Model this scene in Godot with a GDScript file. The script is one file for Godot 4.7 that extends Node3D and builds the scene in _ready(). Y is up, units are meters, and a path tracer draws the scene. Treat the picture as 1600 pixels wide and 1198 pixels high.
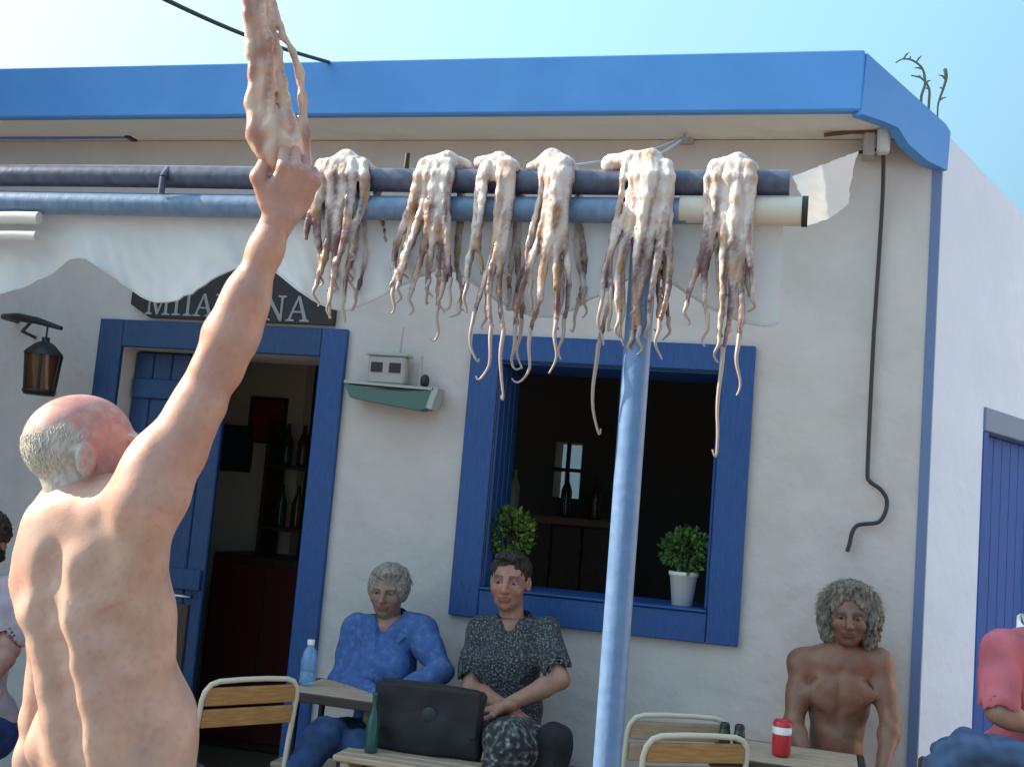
extends Node3D

# ---------------------------------------------------------------- bookkeeping
var base := Vector3.ZERO          # the base of the thing being built; every vertex is stored relative to it
var taken := {}
var M := {}
var rng := RandomNumberGenerator.new()
var nz := FastNoiseLite.new()

const EYE := Vector3(0, 1.6, 4.9)
const FOCAL := 1737.0
const YAW := 0.2577
const PITCH := 0.1078
const ROLL := 0.0837
var cam_r: Vector3
var cam_u: Vector3
var cam_f: Vector3

func aim() -> void:
	cam_f = Vector3(-sin(YAW) * cos(PITCH), sin(PITCH), -cos(YAW) * cos(PITCH))
	var r := Vector3(cos(YAW), 0, -sin(YAW))
	var u := r.cross(cam_f)
	cam_r = r * cos(ROLL) + u * sin(ROLL)
	cam_u = u * cos(ROLL) - r * sin(ROLL)

func dep(x: float, y: float, s: float) -> Vector3:      # a measured spot of the photo at s metres from the lens
	return EYE + (cam_f + cam_r * ((x - 800.0) / FOCAL) - cam_u * ((y - 599.0) / FOCAL)) * s

func onz(x: float, y: float, z: float) -> Vector3:      # a measured spot on a plane parallel to the front wall
	var d := cam_f + cam_r * ((x - 800.0) / FOCAL) - cam_u * ((y - 599.0) / FOCAL)
	return EYE + d * ((z - EYE.z) / d.z)

func onplane(x: float, y: float, p: Vector3, n: Vector3) -> Vector3:
	var d := cam_f + cam_r * ((x - 800.0) / FOCAL) - cam_u * ((y - 599.0) / FOCAL)
	return EYE + d * ((p - EYE).dot(n) / d.dot(n))

func numbered(called: String) -> String:
	if not taken.has(called):
		taken[called] = 0
		return called
	taken[called] += 1
	return "%s_%03d" % [called, taken[called]]

func thing(called: String, label: String, category: String, where := Vector3.ZERO, group := "") -> Node3D:
	var o := Node3D.new()
	o.name = numbered(called)
	add_child(o, true)
	o.position = where
	o.set_meta("label", label)
	o.set_meta("category", category)
	if group:
		o.set_meta("group", group)
	base = where
	return o

func put(called: String, mesh: Mesh, m: Material, parent: Node3D) -> MeshInstance3D:
	var o := MeshInstance3D.new()
	o.mesh = mesh
	o.material_override = m
	var k := 0
	var nm := called
	while parent.has_node(NodePath(nm)):
		k += 1
		nm = "%s_%03d" % [called, k]
	o.name = nm
	parent.add_child(o, true)
	return o

# ---------------------------------------------------------------- plain geometry
class Shape:
	var st := SurfaceTool.new()
	var off: Vector3
	func _init(o: Vector3) -> void:
		off = o
		st.begin(Mesh.PRIMITIVE_TRIANGLES)
		st.set_smooth_group(-1)
	func tri(a: Vector3, b: Vector3, c: Vector3) -> void:
		st.add_vertex(a - off)
		st.add_vertex(b - off)
		st.add_vertex(c - off)
	func face(p: Array, c: Vector3) -> void:              # convex face turned away from c
		var n: Vector3 = (p[2] - p[0]).cross(p[1] - p[0])
		var m: Vector3 = Vector3.ZERO
		for q in p:
			m += q
		m /= p.size()
		var flip: bool = n.dot(m - c) < 0
		for i in range(1, p.size() - 1):
			if flip:
				tri(p[0], p[i + 1], p[i])
			else:
				tri(p[0], p[i], p[i + 1])
	func box(c: Vector3, size: Vector3, b := Basis.IDENTITY, ch := 0.0) -> Shape:
		st.set_smooth_group(-1)
		var h := size * 0.5
		if ch <= 0.0:
			for a in 3:
				for s in [-1.0, 1.0]:
					var q := []
					for t in [[-1, -1], [1, -1], [1, 1], [-1, 1]]:
						var v := Vector3.ZERO
						v[a] = s * h[a]
						v[(a + 1) % 3] = t[0] * h[(a + 1) % 3]
						v[(a + 2) % 3] = t[1] * h[(a + 2) % 3]
						q.append(c + b * v)
					face(q, c)
			return self
		ch = minf(ch, 0.45 * minf(size.x, minf(size.y, size.z)))
		var at := func(s: Vector3, a: int) -> Vector3:
			var v := s * (h - Vector3.ONE * ch)
			v[a] = s[a] * h[a]
			return c + b * v
		for a in 3:
			var e := (a + 1) % 3
			var f := (a + 2) % 3
			for s in [-1.0, 1.0]:
				var q := []
				for t in [[-1, -1], [1, -1], [1, 1], [-1, 1]]:
					var v := Vector3.ZERO
					v[a] = s
					v[e] = t[0]
					v[f] = t[1]
					q.append(at.call(v, a))
				face(q, c)
			for s in [[-1, -1], [1, -1], [1, 1], [-1, 1]]:
				var v0 := Vector3.ZERO
				v0[a] = -1
				v0[e] = s[0]
				v0[f] = s[1]
				var v1 := v0
				v1[a] = 1
				face([at.call(v0, e), at.call(v1, e), at.call(v1, f), at.call(v0, f)], c)
		for sx in [-1, 1]:
			for sy in [-1, 1]:
				for sz in [-1, 1]:
					var v := Vector3(sx, sy, sz)
					face([at.call(v, 0), at.call(v, 1), at.call(v, 2)], c)
		return self
	func bar(a: Vector3, c: Vector3, w: float, t: float, up := Vector3.UP, ch := 0.0) -> Shape:   # box from a to c; w along up, t across
		var d := (c - a).normalized()
		var s := d.cross(up).normalized()
		var u := s.cross(d)
		return box((a + c) * 0.5, Vector3((c - a).length(), w, t), Basis(d, u, s), ch)
	func tube(path: Array, radii: Array, sides := 10, flat := 1.0, caps := true) -> Shape:
		st.set_smooth_group(1)
		var n := path.size()
		var rings := []
		var d: Vector3 = (path[1] - path[0]).normalized()
		var u: Vector3 = d.cross(Vector3.UP)
		if u.length() < 0.1:
			u = d.cross(Vector3.RIGHT)
		u = u.normalized()
		for i in n:
			var dn: Vector3 = (path[mini(i + 1, n - 1)] - path[maxi(i - 1, 0)]).normalized()
			u = (u - dn * u.dot(dn)).normalized()
			var v := dn.cross(u)
			var r: float = radii[mini(i, radii.size() - 1)]
			var ring := []
			for k in sides:
				var a := TAU * k / sides
				ring.append(path[i] + u * (cos(a) * r) + v * (sin(a) * r * flat))
			rings.append(ring)
		for i in n - 1:
			for k in sides:
				var k2 := (k + 1) % sides
				tri(rings[i][k], rings[i + 1][k], rings[i + 1][k2])
				tri(rings[i][k], rings[i + 1][k2], rings[i][k2])
		if caps:
			st.set_smooth_group(-1)
			for k in range(1, sides - 1):
				tri(rings[0][0], rings[0][k], rings[0][k + 1])
				tri(rings[n - 1][0], rings[n - 1][k + 1], rings[n - 1][k])
		return self
	func lathe(at: Vector3, prof: Array, sides := 20, b := Basis.IDENTITY) -> Shape:      # prof: [radius, height] from the bottom up
		st.set_smooth_group(2)
		for i in prof.size() - 1:
			for k in sides:
				var a0 := TAU * k / sides
				var a1 := TAU * (k + 1) / sides
				var p := []
				for q in [[i, a0], [i + 1, a0], [i + 1, a1], [i, a1]]:
					p.append(at + b * Vector3(cos(q[1]) * prof[q[0]][0], prof[q[0]][1], sin(q[1]) * prof[q[0]][0]))
				tri(p[0], p[1], p[2])
				tri(p[0], p[2], p[3])
		return self
	func ball(at: Vector3, r: Vector3, sides := 14, b := Basis.IDENTITY) -> Shape:
		st.set_smooth_group(3)
		var rows := int(sides * 0.6)
		for i in rows:
			for k in sides:
				var p := []
				for q in [[i, k], [i + 1, k], [i + 1, k + 1], [i, k + 1]]:
					var e: float = PI * q[0] / rows - PI / 2
					var a: float = TAU * q[1] / sides
					p.append(at + b * (Vector3(cos(a) * cos(e), sin(e), sin(a) * cos(e)) * r))
				tri(p[0], p[1], p[2])
				tri(p[0], p[2], p[3])
		return self
	func sheet(rows: Array, smooth := true) -> Shape:      # rows of points
		st.set_smooth_group(4 if smooth else -1)
		for i in rows.size() - 1:
			for k in rows[i].size() - 1:
				tri(rows[i][k], rows[i][k + 1], rows[i + 1][k + 1])
				tri(rows[i][k], rows[i + 1][k + 1], rows[i + 1][k])
		return self
	func prism(poly: PackedVector2Array, at: Vector3, ex: Vector3, ey: Vector3, ez: Vector3) -> Shape:   # polygon in ex, ey pushed along ez
		st.set_smooth_group(-1)
		var t := Geometry2D.triangulate_polygon(poly)
		var mid := Vector2.ZERO
		for q in poly:
			mid += q
		mid /= poly.size()
		var P := func(q: Vector2, e: float) -> Vector3: return at + ex * q.x + ey * q.y + ez * e
		for i in range(0, t.size(), 3):
			face([P.call(poly[t[i]], 0.0), P.call(poly[t[i + 1]], 0.0), P.call(poly[t[i + 2]], 0.0)], P.call(mid, 0.5))
			face([P.call(poly[t[i]], 1.0), P.call(poly[t[i + 1]], 1.0), P.call(poly[t[i + 2]], 1.0)], P.call(mid, 0.5))
		var cw := Geometry2D.is_polygon_clockwise(poly)
		for i in poly.size():
			var a := poly[i]
			var c := poly[(i + 1) % poly.size()]
			var nn := Vector2(c.y - a.y, a.x - c.x) * (-1.0 if cw else 1.0)
			var m2 := (a + c) * 0.5 - nn.normalized() * 0.01
			face([P.call(a, 0.0), P.call(c, 0.0), P.call(c, 1.0), P.call(a, 1.0)], P.call(m2, 0.5))
		return self
	func done() -> ArrayMesh:
		st.generate_normals()
		st.index()
		return st.commit()

func shape() -> Shape:
	return Shape.new(base)

# ---------------------------------------------------------------- bodies: distance fields meshed as surface nets
class Field:
	var lo: Vector3
	var h: float
	var nx: int
	var ny: int
	var nzz: int
	var d := PackedFloat32Array()
	func _init(a: Vector3, b: Vector3, cell: float) -> void:
		lo = a
		h = cell
		nx = int((b.x - a.x) / h) + 2
		ny = int((b.y - a.y) / h) + 2
		nzz = int((b.z - a.z) / h) + 2
		d.resize(nx * ny * nzz)
		d.fill(1.0)
	func span(a: Vector3, b: Vector3) -> Array:
		return [maxi(0, int((a.x - lo.x) / h)), mini(nx - 1, int((b.x - lo.x) / h) + 1), maxi(0, int((a.y - lo.y) / h)), mini(ny - 1, int((b.y - lo.y) / h) + 1), maxi(0, int((a.z - lo.z) / h)), mini(nzz - 1, int((b.z - lo.z) / h) + 1)]
	func cap(a: Vector3, b: Vector3, ra: float, rb: float, k := 0.02, carve := false) -> Field:
		var m := Vector3.ONE * (maxf(ra, rb) + k + 2.0 * h)
		var s := span(a.min(b) - m, a.max(b) + m)
		var ba := b - a
		var bb := 1.0 / maxf(ba.dot(ba), 1e-9)
		var dr := rb - ra
		var q := 0.25 / k
		for z in range(s[4], s[5] + 1):
			for y in range(s[2], s[3] + 1):
				var i: int = (z * ny + y) * nx + s[0]
				var p := Vector3(lo.x + s[0] * h, lo.y + y * h, lo.z + z * h) - a
				for x in range(s[0], s[1] + 1):
					var t := clampf(p.dot(ba) * bb, 0.0, 1.0)
					var e := (p - ba * t).length() - ra - dr * t
					var o := d[i]
					if carve:
						e = -e
						var g := maxf(k - absf(o - e), 0.0)
						d[i] = maxf(o, e) + g * g * q
					else:
						var g := maxf(k - absf(o - e), 0.0)
						d[i] = minf(o, e) - g * g * q
					p.x += h
					i += 1
		return self
	func ell(c: Vector3, r: Vector3, b: Basis, k := 0.02, carve := false) -> Field:
		var big := maxf(r.x, maxf(r.y, r.z))
		var ext := Vector3.ZERO
		for i in 3:
			ext[i] = sqrt(pow(b.x[i] * r.x, 2) + pow(b.y[i] * r.y, 2) + pow(b.z[i] * r.z, 2))
		var m := ext + Vector3.ONE * (k + 2.0 * h)
		var s := span(c - m, c + m)
		var q := 0.25 / k
		var ir := Vector3(1.0 / r.x, 1.0 / r.y, 1.0 / r.z)
		var bx := b.x * ir.x
		var by := b.y * ir.y
		var bz := b.z * ir.z
		for z in range(s[4], s[5] + 1):
			for y in range(s[2], s[3] + 1):
				var i: int = (z * ny + y) * nx + s[0]
				var p := Vector3(lo.x + s[0] * h, lo.y + y * h, lo.z + z * h) - c
				for x in range(s[0], s[1] + 1):
					var u := Vector3(p.dot(bx), p.dot(by), p.dot(bz))
					var k0 := u.length()
					var k1 := (u * ir).length()
					var e := k0 * (k0 - 1.0) / maxf(k1, 1e-6)
					var o := d[i]
					if carve:
						e = -e
						var g := maxf(k - absf(o - e), 0.0)
						d[i] = maxf(o, e) + g * g * q
					else:
						var g := maxf(k - absf(o - e), 0.0)
						d[i] = minf(o, e) - g * g * q
					p.x += h
					i += 1
		return self
	func rbox(c: Vector3, half: Vector3, b: Basis, r: float, k := 0.01) -> Field:
		var m := Vector3.ONE * (half.length() + k + 2.0 * h)
		var s := span(c - m, c + m)
		for z in range(s[4], s[5] + 1):
			for y in range(s[2], s[3] + 1):
				var i: int = (z * ny + y) * nx + s[0]
				var p := Vector3(lo.x + s[0] * h, lo.y + y * h, lo.z + z * h) - c
				for x in range(s[0], s[1] + 1):
					var u := Vector3(p.dot(b.x), p.dot(b.y), p.dot(b.z)).abs() - half + Vector3.ONE * r
					var e := u.max(Vector3.ZERO).length() + minf(maxf(u.x, maxf(u.y, u.z)), 0.0) - r
					var g := maxf(k - absf(d[i] - e), 0.0)
					d[i] = minf(d[i], e) - g * g * 0.25 / k
					p.x += h
					i += 1
		return self
	func chain(pts: Array, radii: Array, k := 0.015) -> Field:
		for i in pts.size() - 1:
			cap(pts[i], pts[i + 1], radii[i], radii[i + 1], k)
		return self
	func rough(noise: FastNoiseLite, amp: float, freq: Vector3) -> Field:
		var band := amp + 2.5 * h
		var i := 0
		for z in nzz:
			for y in ny:
				for x in nx:
					var o := d[i]
					if o < band and o > -band:
						d[i] = o + amp * noise.get_noise_3d((lo.x + x * h) * freq.x, (lo.y + y * h) * freq.y, (lo.z + z * h) * freq.z)
					i += 1
		return self
	func cut(point: Vector3, n: Vector3) -> Field:           # takes away what lies on the side that n points to
		var i := 0
		for z in nzz:
			for y in ny:
				var p := Vector3(lo.x, lo.y + y * h, lo.z + z * h) - point
				for x in nx:
					if d[i] < 0.5:
						d[i] = maxf(d[i], p.dot(n))
					p.x += h
					i += 1
		return self

class Hull:
	var off: Vector3
	var v := PackedVector3Array()
	var n := PackedVector3Array()
	var c := PackedColorArray()
	var t := PackedInt32Array()
	func _init(o: Vector3) -> void:
		off = o
	func add(f: Field, colour: Callable) -> Hull:
		var d := f.d
		var nx := f.nx
		var ny := f.ny
		var nz := f.nzz
		var h := f.h
		var sx := 1
		var sy := nx
		var sz := nx * ny
		var idx := {}
		var far := 4.5 * h
		for z in nz - 1:
			for y in ny - 1:
				var i := (z * ny + y) * nx
				for x in nx - 1:
					var a := d[i]
					if a > far or a < -far:
						i += 1
						continue
					var b0 := d[i + 1]
					var c0 := d[i + sy]
					var d0 := d[i + sy + 1]
					var a1 := d[i + sz]
					var b1 := d[i + sz + 1]
					var c1 := d[i + sz + sy]
					var d1 := d[i + sz + sy + 1]
					var inside := int(a < 0) + int(b0 < 0) + int(c0 < 0) + int(d0 < 0) + int(a1 < 0) + int(b1 < 0) + int(c1 < 0) + int(d1 < 0)
					if inside == 0 or inside == 8:
						i += 1
						continue
					var p := Vector3.ZERO
					var m := 0
					if (a < 0) != (b0 < 0):
						p += Vector3(a / (a - b0), 0, 0); m += 1
					if (c0 < 0) != (d0 < 0):
						p += Vector3(c0 / (c0 - d0), 1, 0); m += 1
					if (a1 < 0) != (b1 < 0):
						p += Vector3(a1 / (a1 - b1), 0, 1); m += 1
					if (c1 < 0) != (d1 < 0):
						p += Vector3(c1 / (c1 - d1), 1, 1); m += 1
					if (a < 0) != (c0 < 0):
						p += Vector3(0, a / (a - c0), 0); m += 1
					if (b0 < 0) != (d0 < 0):
						p += Vector3(1, b0 / (b0 - d0), 0); m += 1
					if (a1 < 0) != (c1 < 0):
						p += Vector3(0, a1 / (a1 - c1), 1); m += 1
					if (b1 < 0) != (d1 < 0):
						p += Vector3(1, b1 / (b1 - d1), 1); m += 1
					if (a < 0) != (a1 < 0):
						p += Vector3(0, 0, a / (a - a1)); m += 1
					if (b0 < 0) != (b1 < 0):
						p += Vector3(1, 0, b0 / (b0 - b1)); m += 1
					if (c0 < 0) != (c1 < 0):
						p += Vector3(0, 1, c0 / (c0 - c1)); m += 1
					if (d0 < 0) != (d1 < 0):
						p += Vector3(1, 1, d0 / (d0 - d1)); m += 1
					p = f.lo + (p / m + Vector3(x, y, z)) * h
					var g := Vector3(b0 + d0 + b1 + d1 - a - c0 - a1 - c1, c0 + d0 + c1 + d1 - a - b0 - a1 - b1, a1 + b1 + c1 + d1 - a - b0 - c0 - d0).normalized()
					idx[i] = v.size()
					v.append(p - off)
					n.append(g)
					c.append(colour.call(p, g))
					i += 1
		for i in idx:
			var a := d[i]
			for s in [[sx, sy, sz], [sy, sz, sx], [sz, sx, sy]]:
				var b := d[i + s[0]]
				if (a < 0) == (b < 0):
					continue
				var j: int = i - s[1]
				var k: int = i - s[2]
				var l: int = i - s[1] - s[2]
				if not (idx.has(j) and idx.has(k) and idx.has(l)):
					continue
				if a < 0:
					t.append_array(PackedInt32Array([idx[i], idx[k], idx[l], idx[i], idx[l], idx[j]]))
				else:
					t.append_array(PackedInt32Array([idx[i], idx[l], idx[k], idx[i], idx[j], idx[l]]))
		return self
	func done() -> ArrayMesh:
		var arr := []
		arr.resize(Mesh.ARRAY_MAX)
		arr[Mesh.ARRAY_VERTEX] = v
		arr[Mesh.ARRAY_NORMAL] = n
		arr[Mesh.ARRAY_COLOR] = c
		arr[Mesh.ARRAY_INDEX] = t
		var m := ArrayMesh.new()
		m.add_surface_from_arrays(Mesh.PRIMITIVE_TRIANGLES, arr)
		return m

func plain(c: Color) -> Callable:
	return func(_p: Vector3, _n: Vector3) -> Color: return c

func mottled(c: Color, amount: float, freq: float) -> Callable:
	return func(p: Vector3, _n: Vector3) -> Color:
		var k := 1.0 + amount * nz.get_noise_3dv(p * freq)
		return Color(c.r * k, c.g * k, c.b * k)

# ---------------------------------------------------------------- materials (real-world base colours, side wall plaster aside, given as linear values)
func lin(r: float, g: float, b: float) -> Color:
	return Color(r, g, b).linear_to_srgb()

func noise_tex(freq: float, oct: int, c0: Color, c1: Color, kind := FastNoiseLite.TYPE_SIMPLEX_SMOOTH, size := 512, sd := 1, bump := 0.0, c2 = null, mid := 0.5) -> NoiseTexture2D:
	var n := FastNoiseLite.new()
	n.seed = sd
	n.noise_type = kind
	n.frequency = freq
	n.fractal_octaves = oct
	var t := NoiseTexture2D.new()
	t.width = size
	t.height = size
	t.seamless = true
	t.noise = n
	if bump > 0.0:
		t.as_normal_map = true
		t.bump_strength = bump
	else:
		var g := Gradient.new()
		g.set_color(0, c0)
		g.set_color(1, c1)
		if c2 != null:
			g.add_point(mid, c2)
		t.color_ramp = g
	return t

func mat(called: String, c: Color, rough: float, metal := 0.0) -> StandardMaterial3D:
	var m := StandardMaterial3D.new()
	m.resource_name = called
	m.albedo_color = c
	m.roughness = rough
	m.metallic = metal
	M[called] = m
	return m

func tri_map(m: StandardMaterial3D, tex: Texture2D, nrm: Texture2D, scale: Vector3, strength := 0.5, world := true) -> void:
	m.uv1_triplanar = true
	m.uv1_world_triplanar = world
	m.uv1_scale = scale
	if tex:
		m.albedo_texture = tex
	if nrm:
		m.normal_enabled = true
		m.normal_texture = nrm
		m.normal_scale = strength

func materials() -> void:
	var fine := noise_tex(0.03, 4, Color.BLACK, Color.WHITE, FastNoiseLite.TYPE_SIMPLEX_SMOOTH, 512, 3, 4.0)
	var grainy := noise_tex(0.012, 5, Color.BLACK, Color.WHITE, FastNoiseLite.TYPE_SIMPLEX_SMOOTH, 512, 5, 8.0)
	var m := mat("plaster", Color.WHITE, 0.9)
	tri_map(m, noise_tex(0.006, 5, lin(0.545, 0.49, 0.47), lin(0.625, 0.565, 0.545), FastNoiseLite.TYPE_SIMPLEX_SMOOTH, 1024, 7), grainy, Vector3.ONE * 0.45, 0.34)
	m = mat("plaster_skylit", Color.WHITE, 0.9)
	tri_map(m, noise_tex(0.006, 5, lin(0.60, 0.69, 0.86), lin(0.67, 0.76, 0.93), FastNoiseLite.TYPE_SIMPLEX_SMOOTH, 512, 8), grainy, Vector3.ONE * 0.45, 0.4)  # plaster made lighter and bluer, sky light put into its colour
	m = mat("plaster_inside", lin(0.84, 0.74, 0.57), 0.9)
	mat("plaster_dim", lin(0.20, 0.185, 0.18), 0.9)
	m = mat("soffit", lin(0.82, 0.79, 0.74), 0.9)
	tri_map(m, null, grainy, Vector3.ONE * 0.5, 0.4)
	m = mat("fascia_blue", Color.WHITE, 0.55)
	tri_map(m, noise_tex(0.008, 5, lin(0.085, 0.29, 0.70), lin(0.11, 0.34, 0.78), FastNoiseLite.TYPE_SIMPLEX_SMOOTH, 512, 11), grainy, Vector3.ONE * 0.6, 0.06)
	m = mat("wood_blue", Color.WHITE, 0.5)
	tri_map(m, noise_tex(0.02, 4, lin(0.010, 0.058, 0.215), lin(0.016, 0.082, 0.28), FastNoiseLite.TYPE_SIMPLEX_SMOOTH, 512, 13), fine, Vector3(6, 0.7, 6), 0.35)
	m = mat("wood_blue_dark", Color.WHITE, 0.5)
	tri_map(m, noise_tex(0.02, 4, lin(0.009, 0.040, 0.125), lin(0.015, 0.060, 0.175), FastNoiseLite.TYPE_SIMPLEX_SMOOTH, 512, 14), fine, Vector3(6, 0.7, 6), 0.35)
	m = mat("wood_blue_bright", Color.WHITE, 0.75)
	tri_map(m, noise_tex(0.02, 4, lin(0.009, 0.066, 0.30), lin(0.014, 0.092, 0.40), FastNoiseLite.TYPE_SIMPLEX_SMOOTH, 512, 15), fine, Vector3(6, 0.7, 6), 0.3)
	m = mat("pipe_blue", Color.WHITE, 0.3)
	tri_map(m, noise_tex(0.02, 5, lin(0.095, 0.185, 0.37), lin(0.16, 0.265, 0.47), FastNoiseLite.TYPE_SIMPLEX_SMOOTH, 512, 17), fine, Vector3.ONE * 2.0, 0.2)
	m = mat("pipe_navy", Color.WHITE, 0.32)
	tri_map(m, noise_tex(0.02, 5, lin(0.035, 0.045, 0.09), lin(0.11, 0.13, 0.20), FastNoiseLite.TYPE_SIMPLEX_SMOOTH, 512, 18), fine, Vector3.ONE * 2.0, 0.2)
	m = mat("pipe_bleached", Color.WHITE, 0.35)
	tri_map(m, noise_tex(0.02, 5, lin(0.085, 0.16, 0.30), lin(0.19, 0.28, 0.43), FastNoiseLite.TYPE_SIMPLEX_SMOOTH, 512, 19), fine, Vector3.ONE * 2.0, 0.2)
	m = mat("pipe_pale", lin(0.60, 0.55, 0.48), 0.5)
	m = mat("stripe_blue", lin(0.13, 0.19, 0.36), 0.7)
	mat("lintel_blue", lin(0.16, 0.22, 0.36), 0.7)
	mat("black_rubber", lin(0.02, 0.02, 0.022), 0.6)
	mat("black_metal", lin(0.025, 0.025, 0.03), 0.45, 0.3)
	mat("cable_black", lin(0.03, 0.03, 0.035), 0.5)
	m = mat("rust", Color.WHITE, 0.8)
	tri_map(m, noise_tex(0.05, 4, lin(0.09, 0.04, 0.02), lin(0.22, 0.11, 0.05)), null, Vector3.ONE * 4.0)
	mat("grey_plastic", lin(0.62, 0.62, 0.62), 0.5)
	m = mat("cloth_white", lin(0.66, 0.66, 0.67), 0.9)
	m.backlight_enabled = true
	m.backlight = lin(0.26, 0.265, 0.265)
	m.cull_mode = BaseMaterial3D.CULL_DISABLED
	m = mat("skin", Color.WHITE, 0.48)
	m.vertex_color_use_as_albedo = true
	tri_map(m, null, fine, Vector3.ONE * 9.0, 0.22)
	m.subsurf_scatter_enabled = true
	m.subsurf_scatter_strength = 0.03
	m = mat("hair", Color.WHITE, 0.7)
	m.vertex_color_use_as_albedo = true
	tri_map(m, null, grainy, Vector3(24, 8, 24), 0.7)
	m = mat("octopus_flesh", Color.WHITE, 0.24)
	m.vertex_color_use_as_albedo = true
	tri_map(m, null, fine, Vector3.ONE * 9.0, 0.45)
	m.subsurf_scatter_enabled = true
	m.subsurf_scatter_strength = 0.08
	m = mat("cloth", Color.WHITE, 0.92)
	m.vertex_color_use_as_albedo = true
	tri_map(m, null, fine, Vector3.ONE * 10.0, 0.3)
	m = mat("cloth_print", Color.WHITE, 0.9)
	tri_map(m, noise_tex(0.055, 2, lin(0.018, 0.020, 0.027), lin(0.50, 0.48, 0.48), FastNoiseLite.TYPE_SIMPLEX, 512, 21, 0.0, lin(0.030, 0.034, 0.043), 0.58), fine, Vector3.ONE * 2.4, 0.2)
	m = mat("cloth_bold_print", Color.WHITE, 0.9)
	tri_map(m, noise_tex(0.02, 2, lin(0.015, 0.018, 0.022), lin(0.5, 0.5, 0.5), FastNoiseLite.TYPE_SIMPLEX, 512, 22, 0.0, lin(0.02, 0.024, 0.03), 0.55), fine, Vector3.ONE * 2.4, 0.2)
	m = mat("cardigan", Color.WHITE, 0.92)
	tri_map(m, noise_tex(0.02, 3, lin(0.036, 0.085, 0.26), lin(0.15, 0.235, 0.46), FastNoiseLite.TYPE_SIMPLEX, 512, 23, 0.0, lin(0.055, 0.12, 0.32), 0.6), fine, Vector3.ONE * 2.0, 0.3)
	m = mat("wood_honey", Color.WHITE, 0.42)
	tri_map(m, noise_tex(0.02, 4, lin(0.30, 0.15, 0.05), lin(0.48, 0.28, 0.11), FastNoiseLite.TYPE_SIMPLEX_SMOOTH, 512, 27), fine, Vector3(1.0, 8, 8), 0.3, false)
	m = mat("wood_pale", Color.WHITE, 0.5)
	tri_map(m, noise_tex(0.02, 4, lin(0.34, 0.24, 0.17), lin(0.50, 0.38, 0.28), FastNoiseLite.TYPE_SIMPLEX_SMOOTH, 512, 28), fine, Vector3(1.0, 8, 8), 0.3, false)
	m = mat("wood_dark", Color.WHITE, 0.5)
	tri_map(m, noise_tex(0.02, 4, lin(0.05, 0.022, 0.012), lin(0.10, 0.05, 0.028), FastNoiseLite.TYPE_SIMPLEX_SMOOTH, 512, 29), fine, Vector3(8, 1, 8), 0.3)
	mat("table_edge", lin(0.03, 0.022, 0.02), 0.5)
	mat("frame_cream", lin(0.56, 0.52, 0.43), 0.4)
	mat("pot_white", lin(0.72, 0.72, 0.70), 0.5)
	mat("soil", lin(0.04, 0.028, 0.018), 0.95)
	m = mat("leaf", Color.WHITE, 0.55)
	m.vertex_color_use_as_albedo = true
	m.cull_mode = BaseMaterial3D.CULL_DISABLED
	m.backlight_enabled = true
	m.backlight = lin(0.05, 0.12, 0.02)
	mat("board_black", lin(0.018, 0.017, 0.02), 0.6)
	mat("letter_paint", lin(0.30, 0.30, 0.32), 0.7)
	mat("boat_green", lin(0.085, 0.165, 0.15), 0.75)
	mat("boat_pale", lin(0.40, 0.42, 0.40), 0.7)
	mat("boat_grey", lin(0.40, 0.375, 0.36), 0.85)
	m = mat("bag_black", lin(0.012, 0.013, 0.017), 0.75)
	tri_map(m, null, fine, Vector3.ONE * 8.0, 0.4)
	mat("bag_badge", lin(0.018, 0.024, 0.036), 0.6)
	mat("cushion_purple", lin(0.20, 0.02, 0.12), 0.9)
	mat("seat_blue", lin(0.02, 0.06, 0.24), 0.8)
	mat("can_red", lin(0.55, 0.03, 0.04), 0.3)
	mat("can_white", lin(0.75, 0.72, 0.72), 0.35)
	mat("steel", lin(0.55, 0.55, 0.55), 0.3, 1.0)
	mat("picture_blue", lin(0.04, 0.07, 0.11), 0.5)
	mat("picture_red", lin(0.25, 0.04, 0.04), 0.5)
	mat("red_cloth", lin(0.10, 0.012, 0.012), 0.85)
	m = mat("glass_blue", Color(0.55, 0.75, 0.95, 0.35), 0.08)
	m.transparency = BaseMaterial3D.TRANSPARENCY_ALPHA
	m = mat("glass_teal", Color(0.10, 0.35, 0.33, 0.7), 0.08)
	m.transparency = BaseMaterial3D.TRANSPARENCY_ALPHA
	m = mat("glass_milky", Color(0.85, 0.86, 0.78, 0.55), 0.4)
	m.transparency = BaseMaterial3D.TRANSPARENCY_ALPHA
	mat("bottle_green", lin(0.02, 0.06, 0.03), 0.15)
	mat("bottle_brown", lin(0.10, 0.04, 0.015), 0.15)
	mat("bottle_pale", lin(0.55, 0.52, 0.42), 0.25)
	mat("clay", lin(0.30, 0.17, 0.11), 0.8)
	mat("cord_pale", lin(0.40, 0.42, 0.50), 0.8)
	m = mat("paving", Color.WHITE, 0.9)
	tri_map(m, noise_tex(0.01, 5, lin(0.18, 0.155, 0.13), lin(0.25, 0.22, 0.19), FastNoiseLite.TYPE_SIMPLEX_SMOOTH, 1024, 31), grainy, Vector3.ONE * 0.3, 0.8)
	m = mat("floor_tile", lin(0.25, 0.20, 0.15), 0.5)
	mat("shoe", lin(0.05, 0.04, 0.035), 0.6)
	mat("dry_stem", lin(0.11, 0.13, 0.10), 0.8)

func whole(called: String, mesh: Mesh, m: Material, label: String, category: String, where: Vector3, group := "") -> MeshInstance3D:   # a thing that is one mesh; call with base already at where
	var o := MeshInstance3D.new()
	o.mesh = mesh
	o.material_override = m
	o.name = numbered(called)
	add_child(o, true)
	o.position = where
	o.set_meta("label", label)
	o.set_meta("category", category)
	if group:
		o.set_meta("group", group)
	return o

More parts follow.
